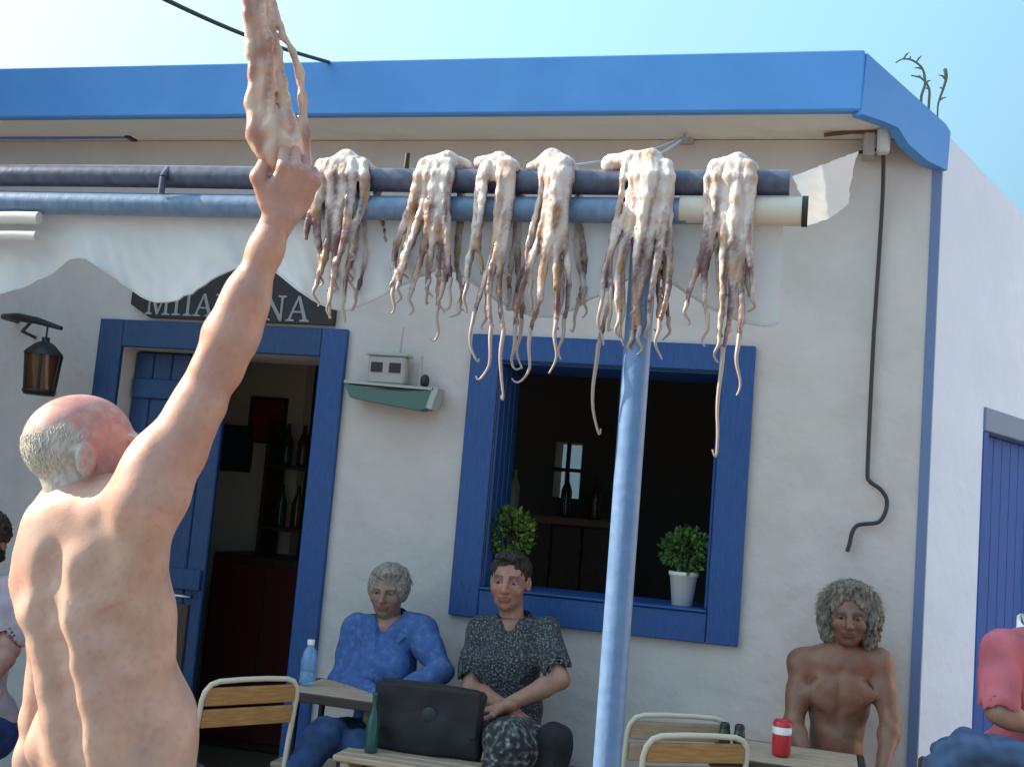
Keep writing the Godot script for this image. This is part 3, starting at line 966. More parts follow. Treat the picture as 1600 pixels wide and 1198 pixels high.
	# bent dry stems growing on the roof edge
	var stems := [[[1440, 152], [1446, 130], [1442, 108], [1428, 95], [1412, 92], [1400, 98]], [[1452, 160], [1452, 138], [1440, 122], [1424, 118]], [[1466, 165], [1474, 140], [1479, 122], [1477, 108]]]
	var sl := ["dry roof stem curling over to the left, tallest at its bend", "short dry roof stem curled low, middle one of three", "straight dry roof stem with a thick tip, rightmost of three"]
	for k in 3:
		var pp := []
		for q in stems[k]:
			pp.append(onz(q[0], q[1], 0.12 - 0.06 * k))
		base = pp[0] - Vector3(0, 0.05, 0)
		pp.push_front(base - Vector3(0, 0.05, 0))
		var c3 := Curve3D.new()
		for i in pp.size():
			var tan: Vector3 = (pp[mini(i + 1, pp.size() - 1)] - pp[maxi(i - 1, 0)]) * 0.17
			c3.add_point(pp[i], -tan, tan)
		var pts := Array(c3.tessellate(4, 4))
		var rr := []
		for i in pts.size():
			rr.append(lerpf(0.006, 0.0028, i / float(pts.size())) if k < 2 else lerpf(0.0035, 0.009, i / float(pts.size())))
		var tt := thing("roof_stem", sl[k], "dry plant", base, "dry stems on the roof edge")
		put("stem", shape().tube(pts, rr, 7).done(), M.dry_stem, tt)
		var lf := shape()
		for i in 5:
			var p: Vector3 = pts[int((i + 1.5) * pts.size() / 7.0)]
			var dd := Vector3(rng.randf_range(-1, 1), rng.randf_range(0.1, 1), rng.randf_range(-1, 1)).normalized() * 0.035
			lf.tube([p, p + dd * 0.5 + Vector3(0, 0.004, 0), p + dd], [0.003, 0.004, 0.001], 5)
		put("twigs", lf.done(), M.dry_stem, tt)

func basil(at: Vector3, label: String, r: float, tint := 1.0) -> void:
	var t := thing("potted_basil", label, "potted plant", at, "basil pots on the window sill")
	put("pot", shape().lathe(at, [[0.0, 0.0], [0.045, 0.0], [0.060, 0.125], [0.066, 0.127], [0.067, 0.145], [0.060, 0.146], [0.056, 0.125], [0.0, 0.120]], 24).done(), M.pot_white, t)
	put("soil", shape().lathe(at, [[0.0, 0.126], [0.054, 0.126]], 16).done(), M.soil, t)
	var st := SurfaceTool.new()
	st.begin(Mesh.PRIMITIVE_TRIANGLES)
	var c := at + Vector3(0, 0.15 + r * 0.82, 0)
	for i in 620:
		var d := Vector3(rng.randfn(), rng.randfn(), rng.randfn()).normalized()
		var p := c + d * Vector3(r, r * 0.95, r) * (0.45 + 0.55 * pow(rng.randf(), 0.5)) * (1.0 + 0.13 * nz.get_noise_3dv(d * 90.0))
		if p.y < at.y + 0.10:
			continue
		var f := (d + Vector3(rng.randf_range(-.7, .7), rng.randf_range(-.2, .9), rng.randf_range(-.7, .7))).normalized()
		var s := f.cross(Vector3(rng.randf_range(-1, 1), rng.randf_range(-1, 1), rng.randf_range(-1, 1))).normalized()
		var l := rng.randf_range(0.016, 0.030)
		var wd := l * 0.34
		var u := s.cross(f) * l * 0.18
		var k := rng.randf_range(0.7, 1.35)
		st.set_color(Color(0.055 * k * tint, 0.135 * k * sqrt(tint), 0.022 * k))
		for q in [p, p + f * l * 0.5 + s * wd + u, p + f * l, p, p + f * l, p + f * l * 0.5 - s * wd + u]:
			st.add_vertex(q - base)
	st.generate_normals()
	var o := put("leaves", st.commit(), M.leaf, t)
	o.set_meta("kind", "stuff")
	var sm := shape()
	for i in 9:
		var a := TAU * i / 9.0
		sm.tube([at + Vector3(cos(a) * 0.012, 0.12, sin(a) * 0.012), at + Vector3(cos(a) * r * 0.5, 0.15 + r * 0.7, sin(a) * r * 0.5)], [0.0025, 0.0015], 5)
	put("stems", sm.done(), M.dry_stem, t)

func chair(label: String, at: Vector3, turn: float, slat: Material, group: String) -> Node3D:    # faces -z before it is turned
	var t := thing("slatted_chair", label, "chair", Vector3.ZERO, group)
	var w := 0.19
	for s in [-1.0, 1.0]:
		put("leg", shape().tube([Vector3(s * w, 0.0, -0.19), Vector3(s * w, 0.43, -0.15)], [0.0098], 10).done(), M.frame_cream, t)
		put("leg", shape().tube([Vector3(s * w, 0.0, 0.24), Vector3(s * w, 0.44, 0.17)], [0.0098], 10).done(), M.frame_cream, t)
		put("seat_rail", shape().tube([Vector3(s * w, 0.43, -0.20), Vector3(s * w, 0.435, 0.18)], [0.009], 8).done(), M.frame_cream, t)
	var hoop := [Vector3(-w, 0.44, 0.17), Vector3(-w, 0.64, 0.192), Vector3(-w, 0.82, 0.222), Vector3(-w + 0.006, 0.852, 0.228), Vector3(-w + 0.025, 0.878, 0.233), Vector3(-w + 0.055, 0.888, 0.235), Vector3(-0.05, 0.892, 0.236), Vector3(0.05, 0.892, 0.236), Vector3(w - 0.055, 0.888, 0.235), Vector3(w - 0.025, 0.878, 0.233), Vector3(w - 0.006, 0.852, 0.228), Vector3(w, 0.82, 0.222), Vector3(w, 0.64, 0.192), Vector3(w, 0.44, 0.17)]
	put("back_frame", shape().tube(hoop, [0.0098], 10).done(), M.frame_cream, t)
	for k in 2:
		var y := 0.755 + k * 0.078
		var z := 0.191 + (y - 0.64) * 0.17
		put("back_slat", shape().box(Vector3(0, y, z), Vector3(2 * w - 0.022, 0.066, 0.014), Basis(Vector3.RIGHT, 0.17), 0.004).done(), slat, t)
	for k in 7:
		put("seat_slat", shape().box(Vector3(0, 0.455, -0.185 + k * 0.058), Vector3(2 * w + 0.03, 0.016, 0.050), Basis.IDENTITY, 0.004).done(), slat, t)
	t.position = at
	t.rotation.y = turn
	return t

func table(label: String, c: Vector3, size: Vector2, turn: float) -> void:
	var t := thing("cafe_table", label, "table", Vector3.ZERO, "taverna tables")
	var n := 6
	for k in n:
		put("plank", shape().box(Vector3(0, c.y - 0.012, -size.y / 2 + (k + 0.5) * size.y / n), Vector3(size.x - 0.03, 0.022, size.y / n - 0.004), Basis.IDENTITY, 0.003).done(), M.wood_pale, t)
	put("rim", shape().box(Vector3(0, c.y - 0.02, size.y / 2 + 0.008), Vector3(size.x + 0.02, 0.036, 0.016), Basis.IDENTITY, 0.003).box(Vector3(0, c.y - 0.02, -size.y / 2 - 0.008), Vector3(size.x + 0.02, 0.036, 0.016), Basis.IDENTITY, 0.003).box(Vector3(size.x / 2, c.y - 0.02, 0), Vector3(0.02, 0.036, size.y - 0.002)).box(Vector3(-size.x / 2, c.y - 0.02, 0), Vector3(0.02, 0.036, size.y - 0.002)).done(), M.table_edge, t)
	for sx in [-1, 1]:
		for sz in [-1, 1]:
			put("leg", shape().tube([Vector3(sx * (size.x / 2 - 0.04), 0.0, sz * (size.y / 2 - 0.04)), Vector3(sx * (size.x / 2 - 0.05), c.y - 0.03, sz * (size.y / 2 - 0.05))], [0.014], 8).done(), M.black_metal, t)
	t.position = Vector3(c.x, 0, c.z)
	t.rotation.y = turn

func furniture() -> void:
	# left table, chair, bottle
	table("small wooden table in front of the woman in the blue cardigan", Vector3(-1.70, 0.805, 0.60), Vector2(0.44, 0.34), -0.03)
	var b := onz(437, 1062, 0.62)
	b.x = maxf(b.x, -1.88)
	b.y = 0.806
	var t := thing("water_bottle", "small clear blue plastic bottle on the left table", "bottle", b)
	put("body", shape().lathe(b, [[0.0, 0.0], [0.030, 0.0], [0.033, 0.01], [0.033, 0.05], [0.030, 0.056], [0.033, 0.062], [0.033, 0.10], [0.026, 0.135], [0.013, 0.155], [0.013, 0.165]], 16).done(), M.glass_blue, t)
	put("cap", shape().lathe(b, [[0.015, 0.160], [0.015, 0.180], [0.0, 0.180]], 12).done(), M.can_white, t)
	chair("cream framed slatted chair by the left table, its back to us", Vector3(-2.065, 0, 0.97), 0.95, M.wood_honey, "slatted chairs at the tables")
	# low slatted table that carries the black bag
	t = thing("slatted_table", "low slatted wooden table carrying the black bag", "table", Vector3(-1.30, 0, 0.82))
	for q in 6:
		put("slat", shape().box(Vector3(-1.30, 0.635, 0.665 + q * 0.064), Vector3(0.56, 0.022, 0.056), Basis.IDENTITY, 0.004).done(), M.wood_pale, t)
	for sx in [-1, 1]:
		put("rail", shape().box(Vector3(-1.30 + sx * 0.235, 0.602, 0.825), Vector3(0.035, 0.042, 0.36), Basis.IDENTITY, 0.004).done(), M.wood_pale, t)
		for sz in [-1, 1]:
			put("leg", shape().box(Vector3(-1.30 + sx * 0.235, 0.29, 0.825 + sz * 0.15), Vector3(0.04, 0.58, 0.04), Basis.IDENTITY, 0.005).done(), M.wood_pale, t)
	var k := onz(665, 1165, 0.80)
	k.y = 0.647
	t = thing("black_bag", "flat black shoulder bag standing upright on the low slatted table", "bag", k)
	var yaw := Basis(Vector3.UP, 0.03)
	var bf := Field.new(k + Vector3(-0.26, -0.02, -0.10), k + Vector3(0.26, 0.30, 0.12), 0.009)
	bf.rbox(k + Vector3(0, 0.122, 0), Vector3(0.215, 0.122, 0.034), yaw, 0.020)
	bf.ell(k + Vector3(0.01, 0.09, 0.02), Vector3(0.17, 0.085, 0.032), yaw, 0.03)
	bf.rough(nz, 0.007, Vector3(16, 16, 16))
	var bs := Hull.new(base)
	bs.add(bf, plain(Color.WHITE))
	put("body", bs.done(), M.bag_black, t)
	var ff := Field.new(k + Vector3(-0.26, 0.02, -0.10), k + Vector3(0.26, 0.30, 0.12), 0.009)
	ff.rbox(k + yaw * Vector3(0, 0.165, 0.030), Vector3(0.205, 0.088, 0.014), yaw, 0.010)
	ff.rough(nz, 0.007, Vector3(16, 16, 16))
	var fs := Hull.new(base)
	fs.add(ff, plain(Color.WHITE))
	put("flap", fs.done(), M.bag_black, t)
	put("badge", shape().lathe(k + yaw * Vector3(0.015, 0.15, 0.047), [[0.0, 0.004], [0.026, 0.004], [0.030, 0.0]], 18, Basis(Vector3.RIGHT, PI / 2)).done(), M.bag_badge, t)
	put("strap", shape().tube([k + Vector3(-0.205, 0.215, 0), k + Vector3(-0.19, 0.245, 0.01), k + Vector3(0.0, 0.250, 0.012), k + Vector3(0.19, 0.243, 0.01), k + Vector3(0.205, 0.215, 0)], [0.007], 8, 2.0).done(), M.bag_black, t)
	var gb := onz(579, 1170, 0.90)
	gb.y = 0.647
	base = gb
	whole("teal_bottle", shape().lathe(gb, [[0.0, 0.0], [0.024, 0.0], [0.026, 0.012], [0.026, 0.11], [0.011, 0.155], [0.010, 0.205], [0.012, 0.207], [0.012, 0.217], [0.0, 0.217]], 16).done(), M.glass_teal, "slim teal glass bottle standing beside the black bag", "bottle", gb)
	# purple cushion and blue seat beside the man in the printed shirt
	var pc := onz(910, 1150, 0.45)
	base = Vector3(pc.x, 0, 0.42)
	t = thing("blue_stool", "low blue seat under the purple cushion beside the blue post", "stool", base)
	put("seat", shape().box(Vector3(pc.x, 0.46, 0.42), Vector3(0.36, 0.06, 0.36), Basis.IDENTITY, 0.02).done(), M.seat_blue, t)
	for sx in [-1, 1]:
		for sz in [-1, 1]:
			put("leg", shape().tube([Vector3(pc.x + sx * 0.15, 0, 0.42 + sz * 0.15), Vector3(pc.x + sx * 0.14, 0.43, 0.42 + sz * 0.14)], [0.016], 8).done(), M.seat_blue, t)
	base = Vector3(pc.x, 0.49, 0.42)
	var cu := Field.new(base + Vector3(-0.22, -0.03, -0.22), base + Vector3(0.22, 0.14, 0.22), 0.012)
	cu.ell(base + Vector3(0, 0.045, 0), Vector3(0.17, 0.045, 0.17), Basis.IDENTITY, 0.02)
	for sx in [-1, 1]:
		for sz in [-1, 1]:
			cu.cap(base + Vector3(0, 0.04, 0), base + Vector3(sx * 0.15, 0.035, sz * 0.15), 0.04, 0.022, 0.04)
	var cs := Hull.new(base)
	cs.add(cu, plain(Color(0.22, 0.02, 0.13)))
	whole("purple_cushion", cs.done(), M.cloth, "purple cushion on the blue seat beside the blue post", "cushion", base)
	# right table and chairs
	table("wooden table in front of the long haired bare chested man", Vector3(0.02, 0.805, 0.72), Vector2(0.50, 0.36), -0.02)
	chair("slatted chair right of the blue post, back towards us", Vector3(-0.395, 0, 0.86), 0.55, M.wood_honey, "slatted chairs at the tables")
	chair("slatted chair half hidden behind the one right of the post", Vector3(-0.47, 0, 0.52), 0.45, M.wood_pale, "slatted chairs at the tables")
	for i in 2:
		var sp := onz([1133, 1156][i], 1140, 0.72)
		sp.y = 0.806
		t = thing("shaker", ["dark glass shaker on the right table, nearer the post", "dark glass shaker on the right table, nearer the red can"][i], "shaker", sp, "shakers on the right table")
		put("body", shape().lathe(sp, [[0.0, 0.0], [0.022, 0.0], [0.020, 0.05], [0.017, 0.062]], 12).done(), M.bottle_green, t)
		put("lid", shape().lathe(sp, [[0.018, 0.062], [0.018, 0.074], [0.012, 0.082], [0.0, 0.083]], 12).done(), M.black_metal, t)
	var can := onz(1222, 1150, 0.76)
	can.y = 0.806
	t = thing("drink_can", "red and white drink can on the right table", "can", can)
	put("body", shape().lathe(can, [[0.0, 0.002], [0.026, 0.0], [0.033, 0.010], [0.033, 0.075]], 20).done(), M.can_red, t)
	put("band", shape().lathe(can, [[0.0332, 0.075], [0.0332, 0.100], [0.033, 0.1]], 20).done(), M.can_white, t)
	put("shoulder", shape().lathe(can, [[0.033, 0.100], [0.033, 0.112], [0.027, 0.122], [0.026, 0.120], [0.0, 0.119]], 20).done(), M.can_red, t)
	# wall bench that the seated people share
	t = thing("wall_bench", "low white masonry bench running along the foot of the wall", "bench", Vector3(-0.9, 0, 0.22))
	put("block", shape().box(Vector3(-0.85, 0.205, 0.21), Vector3(2.5, 0.41, 0.40), Basis.IDENTITY, 0.02).done(), M.plaster, t)
	for i in 5:
		put("seat_plank", shape().box(Vector3(-0.85, 0.423, 0.05 + i * 0.083), Vector3(2.5, 0.022, 0.078), Basis.IDENTITY, 0.004).done(), M.wood_pale, t)
	# potted greenery low at the right edge
	var gp := onz(1530, 1240, 0.95)
	t = thing("leafy_plant", "low green bushy plant at the foot of the corner on the right", "plant", Vector3(gp.x, 0, 0.95))
	put("pot", shape().lathe(base, [[0.0, 0.0], [0.13, 0.0], [0.17, 0.34], [0.185, 0.345], [0.185, 0.38], [0.165, 0.38], [0.16, 0.34], [0.0, 0.33]], 20).done(), M.clay, t)
	var st := SurfaceTool.new()
	st.begin(Mesh.PRIMITIVE_TRIANGLES)
	for i in 700:
		var dd := Vector3(rng.randfn(), rng.randfn(), rng.randfn()).normalized()
		var p := base + Vector3(0, 0.62, 0) + dd * Vector3(0.24, 0.27, 0.24) * pow(rng.randf(), 0.4)
		var f := (dd + Vector3(rng.randf_range(-.7, .7), rng.randf_range(0, .9), rng.randf_range(-.7, .7))).normalized()
		var s := f.cross(Vector3(rng.randf_range(-1, 1), rng.randf_range(-1, 1), rng.randf_range(-1, 1))).normalized()
		var l := rng.randf_range(0.03, 0.06)
		var kk := rng.randf_range(0.6, 1.3)
		st.set_color(Color(0.05 * kk, 0.085 * kk, 0.025 * kk))
		for q in [p, p + f * l * 0.5 + s * l * 0.3, p + f * l, p, p + f * l, p + f * l * 0.5 - s * l * 0.3]:
			st.add_vertex(q - base)
	st.generate_normals()
	put("leaves", st.commit(), M.leaf, t).set_meta("kind", "stuff")

# ---------------------------------------------------------------- octopuses
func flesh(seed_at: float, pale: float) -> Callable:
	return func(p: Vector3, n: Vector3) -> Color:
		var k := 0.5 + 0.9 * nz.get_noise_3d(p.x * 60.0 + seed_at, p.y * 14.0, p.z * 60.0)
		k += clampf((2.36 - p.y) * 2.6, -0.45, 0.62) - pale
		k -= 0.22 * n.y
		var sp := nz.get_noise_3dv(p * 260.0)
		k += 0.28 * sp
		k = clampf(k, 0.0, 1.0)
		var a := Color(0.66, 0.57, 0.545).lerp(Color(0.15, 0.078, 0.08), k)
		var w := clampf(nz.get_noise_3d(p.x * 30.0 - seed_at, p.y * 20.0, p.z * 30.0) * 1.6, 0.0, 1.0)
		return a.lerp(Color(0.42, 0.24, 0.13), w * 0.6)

func octopus(label: String, xc: float, sd: int, half: float, bag: Array, arms: Array, pale := 0.25) -> void:
	# bag: mantle spots [dx, y, dz, radius]; arms: [dx at the pipe, dx at the end, y of the end, radius, front or back, length of the thin tip, curl]
	var r := RandomNumberGenerator.new()
	r.seed = sd
	var o := Vector3(xc, 2.46, 2.1)
	var t := thing("octopus", label, "octopus", o, "octopuses drying over the rail")
	for a in arms:
		a[0] *= 0.82
		a[1] *= 0.88
		a[3] *= 0.80
	var own := arms.size()
	for q in 4:      # thin stray arms between the broad ones
		var e: float = r.randf_range(-0.42, 0.42) * half
		arms.append([e * 0.8, e * 1.25, r.randf_range(2.10, 2.24), r.randf_range(0.0075, 0.0105), -1 if q == 0 else 1, r.randf_range(0.03, 0.13), r.randf_range(-0.4, 0.4)])
	var ymin := 2.4
	for a in arms:
		ymin = minf(ymin, a[2])
	var f := Field.new(Vector3(xc - half, ymin - 0.03, 1.98), Vector3(xc + half, 2.60, 2.24), 0.0058)
	var last := Vector3.ZERO
	for i in bag.size():
		var q := Vector3(xc + bag[i][0] * 0.9, bag[i][1] - 0.008, 2.1 + bag[i][2])
		f.cap(last if i > 0 else q, q, bag[maxi(i - 1, 0)][3] * (0.72 if sd == 4 else 0.56), bag[i][3] * (0.72 if sd == 4 else 0.56), 0.010)
		last = q
	for a in arms:
		var s: float = a[4]
		var zf: float = 2.1 + s * (0.034 + a[3] * 0.9)
		var pts := [Vector3(xc + a[0] * 0.6, 2.507 + 0.2 * a[3], 2.1 - s * 0.01), Vector3(xc + a[0] * 0.85, 2.492, 2.1 + s * 0.034), Vector3(xc + a[0], 2.455, zf)]
		var n := 8
		var ph := r.randf() * TAU
		var ph2 := r.randf() * TAU
		var sw := 0.010 + 0.010 * r.randf()
		for i in range(1, n + 1):
			var g := i / float(n)
			var y := lerpf(2.455, a[2], g)
			var x: float = xc + lerpf(a[0], a[1], smoothstep(0.0, 1.0, g)) + sw * g * sin(g * 5.0 + ph)
			var z := zf + s * 0.010 * sin(g * 4.0 + ph2) - s * 0.012 * g
			pts.append(Vector3(x, y, z))
		var rad := [a[3] * 0.85, a[3] * 0.92, a[3] * 0.94]
		for i in range(1, n + 1):
			rad.append(lerpf(a[3] * 0.95, 0.0062, pow(i / float(n), 0.75)))
		f.chain(pts, rad, 0.0075)
		for i in range(3, pts.size() - 1):          # suckers along the inner side
			for q in [0.2, 0.7]:
				var p: Vector3 = pts[i].lerp(pts[i + 1], q)
				var rr: float = lerpf(rad[i], rad[i + 1], q)
				for e in [-1.0, 1.0]:
					f.cap(p + Vector3(e * rr * 0.75, 0, s * rr * 0.62), p + Vector3(e * rr * 0.75, 0.001, s * rr * 0.66), rr * 0.27, rr * 0.27, 0.003)
		if a[5] > 0.0:
			var p: Vector3 = pts[-1]
			var tp := [p + Vector3(0, 0.012, 0)]
			var m := 14
			var pr := r.randf() * TAU
			for i in range(1, m + 1):
				var g := i / float(m)
				var c: float = a[6]
				var x := 0.012 * sin(g * 6.0 + pr) * g + (c * (g - 0.6) * 0.18 if g > 0.6 else 0.0)
				var y: float = -a[5] * (g if c == 0.0 or g < 0.7 else 0.7 + 0.10 * sin((g - 0.7) * 9.0))
				tp.append(p + Vector3(x, y, 0.006 * sin(g * 5.0)))
			var tr := []
			for i in m + 1:
				tr.append(lerpf(0.0062, 0.0022, i / float(m)))
			put("arm_tip", shape().tube(tp, tr, 7).done(), M.tip_flesh, t)
	# web of skin between the arm roots
	f.ell(Vector3(xc, 2.475, 2.137), Vector3(half * 0.30, 0.030, 0.010), Basis.IDENTITY, 0.010)
	f.rough(nz, 0.0022, Vector3(150, 36, 150))
	var sk := Hull.new(base)
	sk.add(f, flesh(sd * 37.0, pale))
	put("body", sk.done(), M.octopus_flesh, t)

func octopuses() -> void:
	var m := mat("tip_flesh", lin(0.40, 0.31, 0.28), 0.4)
	m.backlight_enabled = false
	# first: a lumpy bundle close to the man's fist
	octopus("small lumpy bunched octopus nearest to the raised fist", -1.265, 4, 0.15, [[-0.05, 2.50, 0.0, 0.036], [0.0, 2.52, 0.01, 0.040], [0.045, 2.50, 0.02, 0.034]],
		[[-0.09, -0.08, 2.28, 0.021, 1, 0.0, 0], [-0.06, -0.055, 2.20, 0.024, 1, 0.05, 0], [-0.02, -0.03, 2.15, 0.027, 1, 0.06, 0], [0.015, 0.0, 2.13, 0.024, 1, 0.07, 0], [0.045, 0.03, 2.18, 0.024, 1, 0.05, 0.3], [0.09, 0.075, 2.25, 0.020, 1, 0.03, 0], [0.10, 0.12, 2.31, 0.017, -1, 0.03, 0], [-0.06, -0.03, 2.19, 0.020, -1, 0.05, -0.2], [0.03, 0.02, 2.22, 0.020, -1, 0.04, 0]], 0.0)
	octopus("octopus with splayed legs, second along from the raised fist", -0.99, 7, 0.16, [[-0.03, 2.505, 0.01, 0.045], [0.02, 2.525, 0.0, 0.042], [0.07, 2.515, -0.03, 0.035]],
		[[-0.05, -0.12, 2.17, 0.022, 1, 0.03, 0], [-0.02, -0.07, 2.16, 0.024, 1, 0.05, 0], [0.01, -0.03, 2.14, 0.024, 1, 0.06, 0], [0.03, 0.02, 2.17, 0.022, 1, 0.04, 0], [0.05, 0.06, 2.14, 0.022, 1, 0.05, 0], [0.06, 0.09, 2.16, 0.018, -1, 0.05, 0], [-0.06, -0.10, 2.22, 0.016, -1, 0.03, 0]], 0.2)
	octopus("octopus with looped pale arms over the pipes, third from the fist", -0.825, 12, 0.15, [[-0.06, 2.52, -0.01, 0.03], [0.0, 2.53, 0.0, 0.032], [0.05, 2.50, 0.02, 0.036]],
		[[-0.03, -0.02, 2.20, 0.016, 1, 0.0, 0], [0.03, -0.01, 2.09, 0.019, 1, 0.16, 0.2], [0.05, 0.03, 2.05, 0.020, 1, 0.17, -0.3], [0.06, 0.06, 2.04, 0.018, 1, 0.22, 0.2], [0.02, 0.0, 2.12, 0.017, -1, 0.06, 0], [0.07, 0.085, 2.08, 0.016, -1, 0.12, 0]], 0.15)
	octopus("octopus with one broad white arm and long curled tips, fourth from the fist", -0.66, 19, 0.16, [[-0.08, 2.50, 0.0, 0.030], [-0.02, 2.525, 0.01, 0.048], [0.03, 2.50, 0.03, 0.046]],
		[[-0.01, -0.07, 2.06, 0.018, 1, 0.14, 0.4], [0.02, 0.0, 2.13, 0.034, 1, 0.0, 0], [0.04, 0.03, 2.07, 0.026, 1, 0.13, 0], [0.0, -0.03, 2.05, 0.018, 1, 0.17, -0.4], [0.06, 0.09, 2.17, 0.016, -1, 0.07, 0], [-0.05, -0.09, 2.15, 0.014, -1, 0.09, 0.2], [0.05, 0.055, 2.08, 0.018, 1, 0.10, 0]], 0.35)
	octopus("largest octopus, broad pale arms in front of the post top", -0.43, 26, 0.19, [[-0.10, 2.515, 0.0, 0.042], [-0.04, 2.52, 0.02, 0.040], [0.02, 2.52, 0.02, 0.05], [0.06, 2.49, 0.0, 0.04]],
		[[-0.02, -0.10, 2.14, 0.020, 1, 0.12, 0], [0.0, -0.05, 2.09, 0.026, 1, 0.06, 0], [0.03, -0.01, 2.05, 0.030, 1, 0.05, 0], [0.05, 0.03, 2.06, 0.026, 1, 0.06, 0], [0.08, 0.06, 2.10, 0.022, 1, 0.06, 0], [0.09, 0.09, 2.08, 0.020, 1, 0.09, 0], [-0.06, -0.09, 2.02, 0.012, -1, 0.28, 0.2], [0.07, 0.10, 2.10, 0.020, -1, 0.05, 0]], 0.38)
	octopus("last octopus by the right end of the rail, one long stringy tip", -0.20, 33, 0.14, [[-0.05, 2.50, 0.02, 0.036], [0.01, 2.525, 0.0, 0.036], [0.05, 2.51, -0.01, 0.030]],
		[[-0.07, -0.085, 2.13, 0.018, 1, 0.05, 0], [-0.045, -0.05, 2.10, 0.020, 1, 0.07, 0], [-0.01, -0.015, 2.06, 0.022, 1, 0.07, 0], [0.02, 0.0, 2.02, 0.022, 1, 0.33, -0.25], [0.045, 0.035, 2.05, 0.020, 1, 0.14, 0], [0.06, 0.06, 2.16, 0.018, 1, 0.04, 0], [0.03, 0.03, 2.12, 0.018, -1, 0.05, 0]], 0.25)

func held_octopus() -> void:
	var s := 1.96
	var t := thing("held_octopus", "orange pink octopus swung upwards in the raised fist", "octopus", dep(450, 290, s))
	var f := Field.new(Vector3.ONE * 0, Vector3.ONE * 0.1, 0.05)
	var P := func(x: float, y: float, ds := 0.0) -> Vector3: return dep(x, y, s + ds)
	var all := []
	var main := [P.call(462, 322, 0.035), P.call(456, 285, 0.035), P.call(448, 252, 0.02), P.call(432, 228), P.call(413, 205), P.call(410, 160), P.call(413, 110), P.call(410, 60), P.call(402, 10), P.call(394, -50), P.call(386, -110)]
	var mr := [0.012, 0.016, 0.022, 0.028, 0.027, 0.026, 0.025, 0.021, 0.017, 0.013, 0.008]
	var second := [P.call(471, 290, 0.045), P.call(469, 262, 0.03), P.call(463, 225, 0.02), P.call(447, 180, 0.02), P.call(437, 130, 0.02), P.call(431, 80, 0.02), P.call(420, 30, 0.02), P.call(409, -40, 0.02), P.call(405, -90, 0.02)]
	var sr := [0.010, 0.014, 0.020, 0.019, 0.016, 0.015, 0.012, 0.010, 0.006]
	var third := [P.call(480, 262, 0.03), P.call(478, 215, 0.03), P.call(472, 160, 0.03), P.call(469, 115, 0.03), P.call(458, 85, 0.03), P.call(444, 60, 0.03), P.call(432, 25, 0.03), P.call(420, -20, 0.03), P.call(413, -70, 0.03)]
	var tr := [0.012, 0.012, 0.010, 0.010, 0.009, 0.009, 0.008, 0.007, 0.005]
	var lo := Vector3.ONE * 1e9
	var hi := -lo
	for q in main + second + third:
		lo = lo.min(q)
		hi = hi.max(q)
	var mg := Vector3.ONE * 0.05
	f = Field.new(lo - mg, hi + mg, 0.0052)
	for q in [mr, sr, tr]:
		for i in q.size():
			q[i] *= 0.76
	var fourth := [P.call(435, 262, 0.0), P.call(421, 235, -0.01), P.call(399, 205, -0.015), P.call(394, 165, -0.012), P.call(398, 120, -0.01), P.call(392, 70, -0.01), P.call(386, 20, -0.01), P.call(378, -40, -0.01)]
	f.chain(fourth, [0.012, 0.014, 0.015, 0.013, 0.012, 0.010, 0.009, 0.006], 0.005)
	f.chain(main, mr, 0.004)
	f.chain(second, sr, 0.003)
	f.chain(third, tr, 0.006)
	f.ell(P.call(418, 208), Vector3(0.028, 0.040, 0.026), Basis(cam_f, 0.6), 0.02)
	f.ell(P.call(436, 238), Vector3(0.020, 0.038, 0.020), Basis(cam_f, 0.7), 0.02)
	for c in [[main, mr], [second, sr]]:
		for i in range(1, c[0].size() - 2):
			for q in [0.15, 0.4, 0.65, 0.9]:
				var p: Vector3 = c[0][i].lerp(c[0][i + 1], q)
				var rr: float = c[1][i]
				f.cap(p + cam_r * rr * 0.75 - cam_f * rr * 0.6, p + cam_r * rr * 0.76 - cam_f * rr * 0.62, rr * 0.36, rr * 0.36, 0.004)
	f.rough(nz, 0.003, Vector3(80, 50, 80))
	var sk := Hull.new(base)
	sk.add(f, func(p: Vector3, _n: Vector3) -> Color:
		var k := clampf(0.45 + 0.8 * nz.get_noise_3d(p.x * 70.0, p.y * 22.0, p.z * 70.0), 0.0, 1.0)
		var a := Color(0.66, 0.46, 0.37).lerp(Color(0.38, 0.19, 0.145), k)
		return a.lerp(Color(0.25, 0.17, 0.16), clampf((p.y - 2.46) * 3.5, 0.0, 0.75)))
	put("body", sk.done(), M.octopus_flesh, t)

